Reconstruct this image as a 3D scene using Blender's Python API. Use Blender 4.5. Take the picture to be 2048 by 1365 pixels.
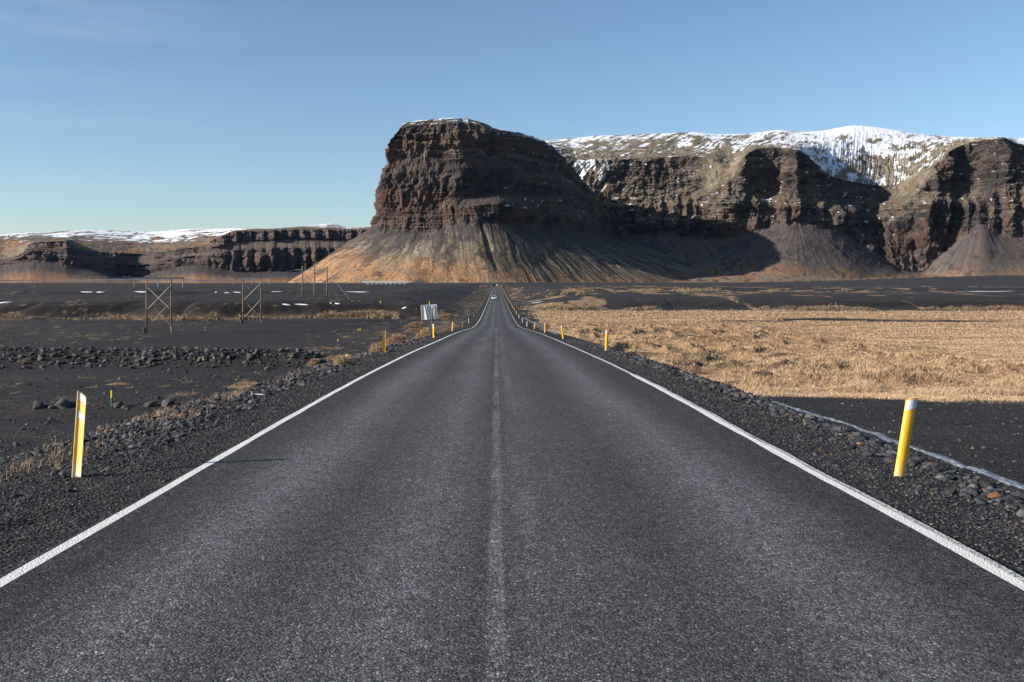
import bpy, bmesh, math, random
import numpy as np
from mathutils import Vector, Matrix

for o in list(bpy.data.objects):
    bpy.data.objects.remove(o)
SC = bpy.context.scene
COL = SC.collection

# ------------------------------------------------------------------ camera
FPX, CX, CY = 1991.1, 993.0, 560.0          # focal length and principal point in photo pixels
ZC = 1.87                                   # eye height above the road
cam = bpy.data.cameras.new("camera")
cam.lens, cam.sensor_width, cam.sensor_fit = 35.0, 36.0, 'HORIZONTAL'
cam.shift_x = (1024 - CX) / 2048
cam.shift_y = -(682.5 - CY) / 2048
cam.clip_start, cam.clip_end = 0.1, 60000
camo = bpy.data.objects.new("camera", cam)
camo.location = (0, 0, ZC)
camo.rotation_euler = (math.pi / 2, 0, 0)
COL.objects.link(camo)
SC.camera = camo

# ------------------------------------------------------------------ light
SUN_EL, SUN_AZ = 20.2, 253.5
W = bpy.data.worlds.new("World")
SC.world = W
W.use_nodes = True
wn, wl = W.node_tree.nodes, W.node_tree.links
sky = wn.new("ShaderNodeTexSky")
sky.sky_type = 'NISHITA'
sky.sun_disc = False
sky.sun_elevation = math.radians(SUN_EL)
sky.sun_rotation = math.radians(SUN_AZ)
sky.air_density, sky.dust_density, sky.ozone_density = 0.9, 0.3, 3.0
wl.new(sky.outputs[0], wn["Background"].inputs[0])
wn["Background"].inputs[1].default_value = 0.083
# a faint veil of cirrus high on the left
wt = wn.new("ShaderNodeTexCoord"); wm = wn.new("ShaderNodeMapping"); wm.inputs["Scale"].default_value = (1.3, 1.0, 13.0); wm.inputs["Rotation"].default_value = (0, math.radians(3), 0)
wl.new(wt.outputs["Generated"], wm.inputs[0])
wno = wn.new("ShaderNodeTexNoise"); wno.inputs["Scale"].default_value = 2.2; wno.inputs["Detail"].default_value = 7; wno.inputs["Roughness"].default_value = .6
wl.new(wm.outputs[0], wno.inputs["Vector"])
wr = wn.new("ShaderNodeValToRGB"); wr.color_ramp.elements[0].position = .46; wr.color_ramp.elements[1].position = .78
wl.new(wno.outputs["Fac"], wr.inputs[0])
wd = wn.new("ShaderNodeVectorMath"); wd.operation = 'DISTANCE'; wd.inputs[1].default_value = (-.46, .85, .285)
wl.new(wt.outputs["Generated"], wd.inputs[0])
wr2 = wn.new("ShaderNodeValToRGB"); wr2.color_ramp.elements[0].color = (.22, .22, .22, 1); wr2.color_ramp.elements[1].color = (0, 0, 0, 1); wr2.color_ramp.elements[1].position = .34
wl.new(wd.outputs["Value"], wr2.inputs[0])
wmu = wn.new("ShaderNodeMath"); wmu.operation = 'MULTIPLY'; wl.new(wr.outputs[0], wmu.inputs[0]); wl.new(wr2.outputs[0], wmu.inputs[1])
wx = wn.new("ShaderNodeMix"); wx.data_type = 'RGBA'; wx.inputs[7].default_value = (6.2, 6.0, 6.2, 1)
wl.new(wmu.outputs[0], wx.inputs[0]); wl.new(sky.outputs[0], wx.inputs[6]); wl.new(wx.outputs[2], wn["Background"].inputs[0])
sun = bpy.data.lights.new("sun", 'SUN')
sun.energy, sun.angle, sun.color = 5.0, math.radians(0.5), (1.0, 0.935, 0.84)
suno = bpy.data.objects.new("sun", sun)
a, e = math.radians(SUN_AZ), math.radians(SUN_EL)
to_sun = Vector((math.sin(a) * math.cos(e), math.cos(a) * math.cos(e), math.sin(e)))
suno.rotation_euler = (-to_sun).to_track_quat('-Z', 'Y').to_euler()
suno.location = (-200, -200, 200)
COL.objects.link(suno)
SC.view_settings.view_transform = 'Standard'
SC.view_settings.look = 'None'
SC.view_settings.exposure = 0.85
SC.view_settings.gamma = 1
SC.render.engine = 'CYCLES'
SC.cycles.max_bounces = 4
SC.cycles.diffuse_bounces = 2

# ------------------------------------------------------------------ noise
def _h(ix, iy, s):
    h = (ix.astype(np.int64) * 374761393 + iy.astype(np.int64) * 668265263 + s * 974711) & 0xFFFFFFFF
    h = ((h ^ (h >> 13)) * 1274126177) & 0xFFFFFFFF
    h = h ^ (h >> 16)
    return (h & 0xFFFFFF).astype(np.float64) / 0xFFFFFF

def vn(x, y, s=0):
    x, y = np.broadcast_arrays(np.asarray(x, float), np.asarray(y, float))
    x0, y0 = np.floor(x), np.floor(y)
    fx, fy = x - x0, y - y0
    fx = fx * fx * fx * (fx * (fx * 6 - 15) + 10)
    fy = fy * fy * fy * (fy * (fy * 6 - 15) + 10)
    x0, y0 = x0.astype(np.int64), y0.astype(np.int64)
    a = _h(x0, y0, s); b = _h(x0 + 1, y0, s); c = _h(x0, y0 + 1, s); d = _h(x0 + 1, y0 + 1, s)
    return ((a * (1 - fx) + b * fx) * (1 - fy) + (c * (1 - fx) + d * fx) * fy) * 2 - 1

def fbm(x, y, o=4, s=0, g=.5):
    t = 0; A = 1; n = 0
    for i in range(o):
        t = t + A * vn(x * 2 ** i + 17.3 * i, y * 2 ** i - 9.1 * i, s + i * 7)
        n += A; A *= g
    return t / n

def ridged(x, y, o=4, s=0, g=.5):            # 0..1, sharp crests at 1
    t = 0; A = 1; n = 0
    for i in range(o):
        t = t + A * (1 - np.abs(vn(x * 2 ** i + 31.7 * i, y * 2 ** i + 5.3 * i, s + i * 11)) * 1.6).clip(0, 1)
        n += A; A *= g
    return t / n

def sst(a, b, x):
    t = ((np.asarray(x, float) - a) / (b - a)).clip(0, 1)
    return t * t * (3 - 2 * t)

def pchip(x, xs, ys):
    xs, ys = np.asarray(xs, float), np.asarray(ys, float)
    h = np.diff(xs); dl = np.diff(ys) / h
    m = np.zeros_like(ys)
    m[1:-1] = np.where(dl[1:] * dl[:-1] > 0, 2 * dl[1:] * dl[:-1] / (dl[1:] + dl[:-1] + 1e-12), 0)
    m[0], m[-1] = dl[0], dl[-1]
    x = np.asarray(x, float)
    xc = x.clip(xs[0], xs[-1])
    i = (np.searchsorted(xs, xc, side='right') - 1).clip(0, len(xs) - 2)
    t = (xc - xs[i]) / h[i]
    r = (ys[i] * (1 + 2 * t) * (1 - t) ** 2 + m[i] * h[i] * t * (1 - t) ** 2 +
         ys[i + 1] * t * t * (3 - 2 * t) + m[i + 1] * h[i] * t * t * (t - 1))
    return r

# ------------------------------------------------------------------ mesh helpers
def np_mesh(name, V, F, mat=None, col=None, smooth=True, parent=None, attrs=None):
    V = np.ascontiguousarray(V, dtype=np.float32); F = np.ascontiguousarray(F, dtype=np.int32)
    k = F.shape[1]
    me = bpy.data.meshes.new(name)
    me.vertices.add(len(V)); me.vertices.foreach_set("co", V.ravel())
    me.loops.add(F.size); me.loops.foreach_set("vertex_index", F.ravel())
    me.polygons.add(len(F))
    me.polygons.foreach_set("loop_start", np.arange(0, F.size, k, dtype=np.int32))
    me.polygons.foreach_set("loop_total", np.full(len(F), k, dtype=np.int32))
    me.polygons.foreach_set("use_smooth", np.full(len(F), smooth, dtype=bool))
    if col is not None:
        at = me.attributes.new("Col", 'FLOAT_COLOR', 'POINT')
        c = np.ones((len(V), 4), np.float32); c[:, :3] = col
        at.data.foreach_set("color", c.ravel())
    for n_, v_ in (attrs or {}).items():
        at = me.attributes.new(n_, 'FLOAT', 'POINT')
        at.data.foreach_set("value", np.ascontiguousarray(v_, dtype=np.float32).ravel())
    me.update(); me.validate()
    if mat: me.materials.append(mat)
    ob = bpy.data.objects.new(name, me)
    COL.objects.link(ob)
    if parent: ob.parent = parent
    return ob

def grid_faces(nr, nc):
    i = np.arange(nr * nc).reshape(nr, nc)
    return np.stack([i[:-1, :-1], i[:-1, 1:], i[1:, 1:], i[1:, :-1]], -1).reshape(-1, 4)

def tag(o, label=None, cat=None, group=None, kind=None):
    if label: o["label"] = label
    if cat: o["category"] = cat
    if group: o["group"] = group
    if kind: o["kind"] = kind
    return o

def empty(name, loc, rz=0):
    o = bpy.data.objects.new(name, None)
    o.empty_display_size = .3
    o.location = loc; o.rotation_euler = (0, 0, rz)
    COL.objects.link(o)
    return o

class MB:
    """collects boxes, tubes and lofts, then links them as ONE mesh object"""
    def __init__(s): s.v, s.f = [], []
    def add(s, v, f):
        b = len(s.v); s.v += [tuple(p) for p in v]; s.f += [tuple(i + b for i in q) for q in f]; return s
    def box(s, c, d, rot=None, bev=0):
        x, y, z = [k / 2 for k in d]
        pts = [Vector((i, j, k)) for k in (-z, z) for j in (-y, y) for i in (-x, x)]
        if rot is not None: pts = [rot @ p for p in pts]
        pts = [p + Vector(c) for p in pts]
        return s.add(pts, [(0, 2, 3, 1), (4, 5, 7, 6), (0, 1, 5, 4), (2, 6, 7, 3), (0, 4, 6, 2), (1, 3, 7, 5)])
    def tube(s, pts, r, n=8, r2=None, cap=True):
        pts = [Vector(p) for p in pts]; m = len(pts); vs, fs = [], []
        for i, p in enumerate(pts):
            t = (pts[min(i + 1, m - 1)] - pts[max(i - 1, 0)]).normalized()
            u = t.orthogonal().normalized() if abs(t.z) > .9 else t.cross(Vector((0, 0, 1))).normalized()
            w = t.cross(u)
            rr = r if r2 is None else r + (r2 - r) * i / (m - 1)
            for k in range(n):
                q = 2 * math.pi * k / n
                vs.append(p + (u * math.cos(q) + w * math.sin(q)) * rr)
        for i in range(m - 1):
            for k in range(n):
                fs.append((i * n + k, i * n + (k + 1) % n, (i + 1) * n + (k + 1) % n, (i + 1) * n + k))
        if cap:
            fs.append(tuple(range(n))[::-1]); fs.append(tuple((m - 1) * n + k for k in range(n)))
        return s.add(vs, fs)
    def loft(s, rings, closed=True, cap=True):
        n = len(rings[0]); vs = [p for r in rings for p in r]; fs = []
        for i in range(len(rings) - 1):
            for k in range(n if closed else n - 1):
                fs.append((i * n + k, i * n + (k + 1) % n, (i + 1) * n + (k + 1) % n, (i + 1) * n + k))
        if cap:
            fs.append(tuple(range(n))[::-1]); fs.append(tuple((len(rings) - 1) * n + k for k in range(n)))
        return s.add(vs, fs)
    def build(s, name, mat, parent=None, smooth=False, bevel=0):
        me = bpy.data.meshes.new(name)
        me.from_pydata(s.v, [], s.f); me.update()
        bm = bmesh.new(); bm.from_mesh(me)
        bmesh.ops.recalc_face_normals(bm, faces=bm.faces)
        if bevel: bmesh.ops.bevel(bm, geom=bm.edges[:], offset=bevel, segments=2, affect='EDGES')
        bm.to_mesh(me); bm.free()
        if smooth:
            for p in me.polygons: p.use_smooth = True
        me.materials.append(mat)
        o = bpy.data.objects.new(name, me); COL.objects.link(o)
        if parent: o.parent = parent
        return o

# ------------------------------------------------------------------ materials
def mat(name, col=(.5, .5, .5), rough=.7, metal=0, spec=.5):
    m = bpy.data.materials.new(name); m.use_nodes = True
    b = m.node_tree.nodes["Principled BSDF"]
    b.inputs["Base Color"].default_value = (*col, 1)
    b.inputs["Roughness"].default_value = rough
    b.inputs["Metallic"].default_value = metal
    b.inputs["Specular IOR Level"].default_value = spec
    return m

def nodes(m):
    return m.node_tree.nodes, m.node_tree.links, m.node_tree.nodes["Principled BSDF"]

def N(m, t, **kw):
    n = m.node_tree.nodes.new("ShaderNode" + t)
    for k, v in kw.items():
        if k in n.inputs: n.inputs[k].default_value = v
        else: setattr(n, k, v)
    return n

def ramp(m, fac, stops):
    r = m.node_tree.nodes.new("ShaderNodeValToRGB")
    el = r.color_ramp.elements
    while len(el) < len(stops): el.new(.5)
    for e_, (p, c) in zip(el, stops):
        e_.position = p; e_.color = (*c, 1) if len(c) == 3 else c
    m.node_tree.links.new(fac, r.inputs[0])
    return r

def mixc(m, fac, a, b, mode='MIX'):
    n = m.node_tree.nodes.new("ShaderNodeMix"); n.data_type = 'RGBA'; n.blend_type = mode
    L = m.node_tree.links
    for sock, v in ((n.inputs[0], fac), (n.inputs[6], a), (n.inputs[7], b)):
        if hasattr(v, 'is_linked'): L.new(v, sock)
        elif isinstance(v, (int, float)): sock.default_value = v
        else: sock.default_value = (*v, 1)
    return n.outputs[2]

def math_(m, op, a, b=None, clamp=False):
    n = m.node_tree.nodes.new("ShaderNodeMath"); n.operation = op; n.use_clamp = clamp
    for i, v in enumerate((a, b)):
        if v is None: continue
        if hasattr(v, 'is_linked'): m.node_tree.links.new(v, n.inputs[i])
        else: n.inputs[i].default_value = v
    return n.outputs[0]

def mapped(m, scale=(1, 1, 1)):
    tc = N(m, "TexCoord"); mp = N(m, "Mapping")
    mp.inputs["Scale"].default_value = scale
    m.node_tree.links.new(tc.outputs["Object"], mp.inputs[0])
    return mp.outputs[0]

def noise(m, vec, scale, detail=3, rough=.55):
    n = N(m, "TexNoise", Scale=scale, Detail=detail, Roughness=rough)
    m.node_tree.links.new(vec, n.inputs["Vector"])
    return n.outputs["Fac"]

def bump(m, h, strength, dist, prev=None):
    n = N(m, "Bump", Strength=strength, Distance=dist)
    m.node_tree.links.new(h, n.inputs["Height"])
    if prev: m.node_tree.links.new(prev, n.inputs["Normal"])
    return n.outputs[0]

# ================================================================== TERRAIN PROFILE
RD = np.array([(-20, 1.45), (0, 1.87), (6.33, 1.94), (10.2, 2.02), (18.5, 2.18), (27, 2.40), (37.5, 2.73), (50, 3.17),
               (74, 4.02), (109, 5.42), (135, 6.45), (156, 7.05), (180, 7.42), (202, 7.62), (308, 7.9), (400, 7.95), (454, 7.9), (616, 7.35),
               (800, 6.65), (944, 6.2), (1010, 6.12), (1100, 6.7), (1300, 9)])
LD = np.array([(-20, 2.6), (0, 3.0), (12, 3.5), (20, 4.1), (40, 5.5), (60, 6.3), (85, 7.0), (110, 7.6), (150, 8.0), (213, 8.15),
               (217, 8.0), (226, 5.6), (233, 4.75), (240, 4.6), (270, 4.7), (325, 4.95), (336, 4.9), (347, 3.9), (400, 4.0), (900, 5.0), (2000, 7.8),
               (3000, 10), (4500, 14), (8000, 28), (12000, 45)])
RT = np.array([(-20, 2.4), (0, 2.7), (10, 3.0), (15, 3.2), (31, 3.8), (40, 4.4), (60, 5.5), (100, 6.7), (150, 7.65), (262, 8.3),
               (272, 8.2), (288, 6.0), (302, 5.0), (330, 4.9), (430, 5.0), (440, 4.95), (458, 3.8), (600, 4.2), (900, 5.2), (2000, 7.8),
               (3000, 9.0), (4500, 12), (8000, 26), (12000, 40)])
XL, XR = -3.27, 3.43

def road_z(Y):
    return ZC - pchip(Y, RD[:, 0], RD[:, 1])

def H(X, Y):
    X, Y = np.broadcast_arrays(np.asarray(X, float), np.asarray(Y, float))
    far = sst(60, 200, Y) * (1 - sst(600, 1500, Y))
    wob = (fbm(X / 38, Y / 300, 4, 3) * 17 + np.abs(vn(X / 9, 0, 8)) * 3.5 + fbm(X / 5, Y / 9, 3, 9) * 1.6) * far * sst(8, 25, np.abs(X))
    dl = pchip(Y + wob, LD[:, 0], LD[:, 1]); dr = pchip(Y + wob * .9, RT[:, 0], RT[:, 1])
    # the bank on the left runs out towards the road
    sx = sst(-1, 1, X)
    pl = ZC - (dl * (1 - sx) + dr * sx)
    # ground rises towards the foot of the snowy massif on the right
    pl = pl + sst(.22, .55, X / (np.abs(Y) + 50)) * sst(700, 3600, Y) * 26 - sst(4200, 7000, Y) * sst(.22, .5, X / (np.abs(Y) + 50)) * 20
    # undulation
    amp = sst(5, 12, np.abs(X))
    pl = pl + amp * (fbm(X / 14, Y / 7, 4, 21) * .22 * sst(6, 30, np.abs(X)) + fbm(X / 2.2, Y / 1.1, 3, 31) * .045)
    pl = pl + amp * fbm(X / 30, Y / 90, 3, 41) * .5 * sst(230, 400, Y) * (1 - sst(3000, 5000, Y))
    # rubble berm and hollow on the left
    bx = sst(-13, -17, X)
    pl = pl + bx * (1.0 * np.exp(-((Y - 86 + vn(X / 11, 0, 5) * 1.5) / 2.6) ** 2) - .35 * np.exp(-((Y - 79) / 4.0) ** 2))
    pl = pl + sst(-9, -14, X) * .28 * np.exp(-((Y - 43.5 + vn(X / 6, 0, 15)) / 1.0) ** 2)
    # tussocky margin of the grass field on the right
    tm = sst(8.5, 11, X) * (1 - sst(20, 34, X - .12 * Y)) * sst(34, 44, Y) * (1 - sst(150, 210, Y))
    pl = pl + tm * (ridged(X / 4.2, Y / 5.5, 3, 55) ** 2 * 1.0 - .1)
    r = road_z(Y)
    d = np.maximum(np.maximum(XL - X, X - XR), 0)
    sh = r - .03 - .055 * np.minimum(d, 2.2)
    low = np.where(pl < sh, 1.0, 0.0)
    lenl = 7.5 + 6 * sst(120, 220, Y) + 14 * sst(215, 260, Y)
    lenr = 2.2 + 3.2 * sst(25, 60, Y) + 18 * sst(190, 280, Y)
    ln = np.where(X < 0, lenl, lenr)
    st = np.where(X < 0, 1.35, 1.5)
    w = sst(0, 1, (d - st) / ln)
    z = sh * (1 - w) + pl * w
    end = sst(1000, 1250, Y)
    z = z * (1 - end) + pl * end
    # rough gravel on the shoulder
    z = z + (d > 0) * sst(.15, .8, d) * (1 - sst(0, 4, d - 4)) * (1 - sst(60, 140, Y)) * fbm(X / .32, Y / .32, 3, 61) * .035
    z = z + np.where(X > 0, 1, 0) * .03 * np.exp(-((d - 1.5) / .3) ** 2) * (.6 + .4 * vn(0, Y / 1.7, 9)) * (1 - sst(25, 60, Y))
    return z

def hit(px, py, y0=3., y1=6000.):
    """where the sight line through a photo pixel meets the ground"""
    Y = np.exp(np.linspace(math.log(y0), math.log(y1), 6000))
    X = (px - CX) / FPX * Y
    zr = ZC - (py - CY) / FPX * Y
    b = np.nonzero(zr <= H(X, Y))[0]
    i = b[0] if len(b) else len(Y) - 1
    return Vector((X[i], Y[i], float(H(X[i], Y[i]))))

def grass_mask(X, Y):
    """0..1 share of dead grass on the ground"""
    X, Y = np.broadcast_arrays(np.asarray(X, float), np.asarray(Y, float))
    n1 = fbm(X / 6, Y / 9, 4, 71)
    edge = 8.3 + 2.2 * n1 + .8 * np.exp(-((Y - 34) / 10) ** 2)
    near = 31.0 + 1.6 * n1 + 3.5 * sst(15, 9, X)
    m = sst(-1.2, 1.2, X - edge) * sst(-1.5, 1.0, Y - near) * (1 - sst(-8, 6, Y - 268 - 10 * n1))
    hole = .8 * np.exp(-((Y - 196) / 12) ** 2) * sst(34, 50, X) * (1 - sst(92, 105, X)) * (.45 + fbm(X / 16, Y / 5, 4, 75))
    m = m * (1 - sst(.1, .32, hole))
    m = m * (.25 + .75 * sst(-.35, .05, fbm(X / 3, Y / 2.2, 4, 77) + .5 * sst(10, 24, X - .10 * Y) + .25 * sst(60, 120, Y)))
    # sparse flecks on the black sand left
    f = fbm(X / 1.1, Y / 2.4, 5, 81, .65) + .35 * fbm(X / 18, Y / 40, 2, 83)
    fl = sst(.30, .5, f + .22 * sst(-34, -6, X) * sst(45, 80, Y) - .12) * (X < -6.3) * sst(35, 60, Y) * (1 - sst(500, 900, Y)) * .6
    bk = .45 * np.exp(-((Y - 212 + fbm(X / 38, Y / 300, 4, 3) * 17) / 5) ** 2) * sst(-.35, .1, fbm(X / 9, 0 * X, 4, 85) + .45 * sst(-95, -62, X)) * (X < -17)
    fl = np.maximum(fl, bk)
    # tufts along the bank and the road margins right
    fr = sst(.28, .5, fbm(X / 7, Y / 26, 5, 91) + .1) * (X > 6.5) * sst(262, 275, Y) * (1 - sst(500, 800, Y)) * .8
    ro = sst(.12, .4, fbm(X / 1.5, Y / 3.5, 4, 95)) * (np.abs(X) > 5.6) * (np.abs(X) < 13) * sst(55, 80, Y) * .55
    return np.maximum.reduce([m, fl, fr, ro])

# ------------------------------------------------------------------ ground
def make_ground():
    u1 = np.arange(-.62, .64, .00125)
    tl = -np.geomspace(.62, 1.3, 26)[1:][::-1]; tr = np.geomspace(.64, 1.3, 26)
    T = np.concatenate([tl, u1, tr])
    q = [3.0]
    while q[-1] < 11000:
        y = q[-1]
        st = .0045 * (y + 4)
        if 60 < y < 110: st = .28
        if 190 < y < 300: st = .55
        if 325 < y < 360 or 430 < y < 470: st = 1.2
        q.append(y + st)
    Yr = np.array([-12, -8, -4, -1, 1, 2] + q)
    YY, TT = np.meshgrid(Yr, T, indexing='ij')
    XX = TT * (np.maximum(YY, 0) + 9)
    ZZ = H(XX, YY)
    ZZ = np.where((XX > XL + .15) & (XX < XR - .15) & (YY < 1290), road_z(YY) - .06, ZZ)
    gm = grass_mask(XX, YY)
    n2 = fbm(XX / 120, YY / 300, 4, 101)
    farstrip = sst(.05, .35, n2 + .3 * fbm(XX / 900, YY / 60, 3, 107)) * sst(1500, 2600, YY)
    slope = sst(.10, .26, np.gradient(ZZ, axis=0) / np.gradient(YY, axis=0)) * (YY > 180) * (YY < 480) * (np.abs(XX) > 9)
    V = np.stack([XX, YY, ZZ], -1).reshape(-1, 3)
    nr, nc = XX.shape
    return np_mesh("ground", V, grid_faces(nr, nc), M_ground, attrs={"grass": gm, "straw": farstrip, "face": slope})

M_ground = mat("black_sand", rough=.95, spec=.15)
def _ground():
    m = M_ground; n, l, b = nodes(m)
    o = mapped(m)
    big = noise(m, mapped(m, (.05, .12, .1)), 1.0, 6, .6)
    mid = noise(m, o, 1.7, 5, .65)
    base = ramp(m, big, [(.3, (.026, .0248, .0248)), (.55, (.036, .034, .034)), (.75, (.050, .046, .043))]).outputs[0]
    v = N(m, "TexVoronoi", Scale=26.0); l.new(o, v.inputs["Vector"])
    sp = ramp(m, v.outputs["Color"], [(.0, (.35, .35, .35)), (.55, (.9, .88, .86)), (.82, (1.5, 1.45, 1.4)), (.96, (4.2, 4.0, 3.7))]).outputs[0]
    v2 = N(m, "TexVoronoi", Scale=7.0); l.new(o, v2.inputs["Vector"])
    sp2 = ramp(m, v2.outputs["Color"], [(.0, (.7, .7, .7)), (.8, (1.05, 1.05, 1.05)), (.95, (2.2, 2.0, 1.8))]).outputs[0]
    c = mixc(m, 1.0, base, sp, 'MULTIPLY'); c = mixc(m, 1.0, c, sp2, 'MULTIPLY')
    at = N(m, "Attribute", attribute_name="grass"); st = N(m, "Attribute", attribute_name="straw")
    fc = N(m, "Attribute", attribute_name="face")
    c = mixc(m, math_(m, 'MULTIPLY', fc.outputs["Fac"], .9), c, mixc(m, 1.0, c, (.50, .44, .38), 'MULTIPLY'))
    gn = noise(m, mapped(m, (1, .5, 1)), 5.0, 5, .7)
    gcol = ramp(m, gn, [(.25, (.085, .055, .032)), (.5, (.26, .165, .092)), (.72, (.38, .25, .145))]).outputs[0]
    gf = math_(m, 'MULTIPLY', at.outputs["Fac"], math_(m, 'ADD', mid, .62), True)
    c = mixc(m, gf, c, gcol)
    c = mixc(m, math_(m, 'MULTIPLY', st.outputs["Fac"], .5), c, (.13, .088, .05))
    l.new(c, b.inputs["Base Color"])
    h = math_(m, 'ADD', v.outputs["Distance"], math_(m, 'MULTIPLY', mid, 1.2))
    l.new(bump(m, h, .9, .03), b.inputs["Normal"])
_ground()
ground = make_ground(); tag(ground, kind="structure")

# ------------------------------------------------------------------ road
M_road = mat("asphalt", rough=.9, spec=.12)
def asphalt_nodes(m):
    n, l, b = nodes(m)
    o = mapped(m)
    sep = N(m, "SeparateXYZ"); l.new(o, sep.inputs[0])
    fl = mapped(m, (1, 1, 0))
    v = N(m, "TexVoronoi", Scale=74.0); l.new(fl, v.inputs["Vector"])
    st = ramp(m, v.outputs["Color"], [(0, (.22, .22, .22)), (.35, (.55, .55, .55)), (.62, (.95, .95, .95)), (.84, (1.65, 1.63, 1.6)), (.94, (2.7, 2.62, 2.55)), (.985, (4.4, 3.9, 3.2))]).outputs[0]
    v2 = N(m, "TexVoronoi", Scale=19.0); l.new(fl, v2.inputs["Vector"])
    st2 = ramp(m, v2.outputs["Color"], [(0, (.8, .8, .8)), (.6, (1, 1, 1)), (.93, (1.3, 1.3, 1.3))]).outputs[0]
    v3 = N(m, "TexVoronoi", Scale=6.0); l.new(mapped(m, (1, .6, 0)), v3.inputs["Vector"])
    st2 = mixc(m, 1.0, st2, ramp(m, v3.outputs["Color"], [(0, (.93,) * 3), (1, (1.07,) * 3)]).outputs[0], "MULTIPLY")
    # wear across the road: polished wheel tracks lie lighter
    x01 = math_(m, 'ADD', math_(m, 'MULTIPLY', math_(m, 'ADD', sep.outputs[0], math_(m, 'MULTIPLY', math_(m, 'SUBTRACT', noise(m, mapped(m, (.6, .12, 0)), 1.0, 4), .5), .55)), 1 / 7.2), .5)
    def p(x): return x / 7.2 + .5
    tr = ramp(m, x01, [(p(-3.3), (.034,) * 3), (p(-2.75), (.038,) * 3), (p(-2.1), (.085,) * 3), (p(-1.35), (.048,) * 3), (p(-.6), (.080,) * 3),
                       (p(-.12), (.054,) * 3), (p(.35), (.063,) * 3), (p(1.2), (.046,) * 3), (p(2.05), (.083,) * 3), (p(2.75), (.041,) * 3), (p(3.3), (.035,) * 3)]).outputs[0]
    big = noise(m, mapped(m, (.9, .16, 0)), 1.0, 5, .6)
    tr = mixc(m, 1.0, tr, ramp(m, big, [(.3, (.84,) * 3), (.7, (1.14, 1.14, 1.14))]).outputs[0], 'MULTIPLY')
    tr = mixc(m, 1.0, tr, (1.48, 1.46, 1.51), 'MULTIPLY')
    if m.name.startswith("asphalt"):             # the old centre line is worn down into the stones
        n1 = noise(m, mapped(m, (14, .9, 0)), 1.0, 5, .7); n2 = noise(m, mapped(m, (3, .25, 0)), 1.0, 4, .6)
        def band_(c0, w, soft):
            dd = math_(m, 'ABSOLUTE', math_(m, 'SUBTRACT', sep.outputs[0], c0))
            return ramp(m, math_(m, 'DIVIDE', dd, w), [(1 - soft, (1, 1, 1)), (1, (0, 0, 0))]).outputs[0]
        k1 = math_(m, 'MULTIPLY', band_(-.005, .062, .4), ramp(m, math_(m, 'ADD', n1, math_(m, 'MULTIPLY', math_(m, 'SUBTRACT', n2, .5), 1.2)), [(.38, (.12,) * 3), (.64, (1, 1, 1))]).outputs[0])
        k2 = math_(m, 'MULTIPLY', band_(.24, .12, .9), ramp(m, n2, [(.40, (0, 0, 0)), (.58, (.8,) * 3)]).outputs[0])
        fade = ramp(m, math_(m, 'DIVIDE', sep.outputs[1], 200.0), [(.5, (1, 1, 1)), (.62, (0, 0, 0))]).outputs[0]
        tr = mixc(m, math_(m, 'MULTIPLY', math_(m, 'MULTIPLY', k1, fade), .8), tr, (.185, .18, .178))
        tr = mixc(m, math_(m, 'MULTIPLY', math_(m, 'MULTIPLY', k2, fade), .9), tr, (.14, .137, .137))
        tr = mixc(m, math_(m, 'MULTIPLY', math_(m, 'MULTIPLY', band_(-.12, .07, .8), n2), .5), tr, (.045, .040, .036))
    c = mixc(m, 1.0, mixc(m, 1.0, tr, st, 'MULTIPLY'), st2, 'MULTIPLY')
    h = math_(m, 'SUBTRACT', 1.0, v.outputs["Distance"])
    nb = bump(m, h, .8, .006)
    return c, nb, b, l, fl, v
c_, nb_, b_, l_, _, _ = asphalt_nodes(M_road)
l_.new(c_, b_.inputs["Base Color"]); l_.new(nb_, b_.inputs["Normal"])

def strip(name, x0, x1, y0, y1, dz, m, nx=2, wob=0.0, rag=0.0):
    Yr = np.concatenate([np.arange(y0, min(60, y1), .25), np.arange(max(60, y0), min(300, y1), 1.5), np.arange(max(300, y0), y1 + 1, 6)]) if y1 > 60 else np.arange(y0, y1 + .01, .1)
    xs = np.linspace(x0, x1, nx)
    XX, YY = np.meshgrid(xs, Yr)
    if rag:
        XX[:, 0] += rag * fbm(Yr / 1.3, Yr * 0, 4, 201); XX[:, -1] += rag * fbm(Yr / 1.3, Yr * 0, 4, 207)
    XX = XX + wob * vn(Yr / 6, Yr * 0, 211)[:, None]
    ZZ = road_z(YY) + dz
    return np_mesh(name, np.stack([XX, YY, ZZ], -1).reshape(-1, 3), grid_faces(*XX.shape), m)

road = tag(strip("road", XL, XR, -12, 1290, 0, M_road, 8, 0, .04), kind="structure")

def paint_mat(name, col, lo, hi, wearscale=9.0):
    m = mat(name, rough=.85, spec=.12)
    c, nb, b, l, fl, v = asphalt_nodes(m)
    w = noise(m, fl, wearscale, 6, .75)
    vw = math_(m, 'MULTIPLY', v.outputs["Distance"], .55)
    f = ramp(m, math_(m, 'ADD', w, vw), [(lo, (0, 0, 0)), (hi, (1, 1, 1))]).outputs[0]
    tone = ramp(m, noise(m, fl, 3.0, 4), [(.3, tuple(k * .86 for k in col)), (.7, col)]).outputs[0]
    l.new(mixc(m, f, c, tone), b.inputs["Base Color"]); l.new(nb, b.inputs["Normal"])
    return m
M_line = paint_mat("white_road_paint", (.74, .72, .67), .40, .54)
M_worn = paint_mat("worn_road_paint", (.26, .255, .25), .60, 1.05, 5.0)
M_dash = paint_mat("half_worn_road_paint", (.42, .41, .40), .68, .92, 7.0)
tag(strip("road_marking", -3.225, -3.122, -12, 1100, .002, M_line, 2, .012, .012), kind="structure")
tag(strip("road_marking", 3.28, 3.386, -12, 24.6, .002, M_line, 2, .012, .02), kind="structure")
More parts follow.
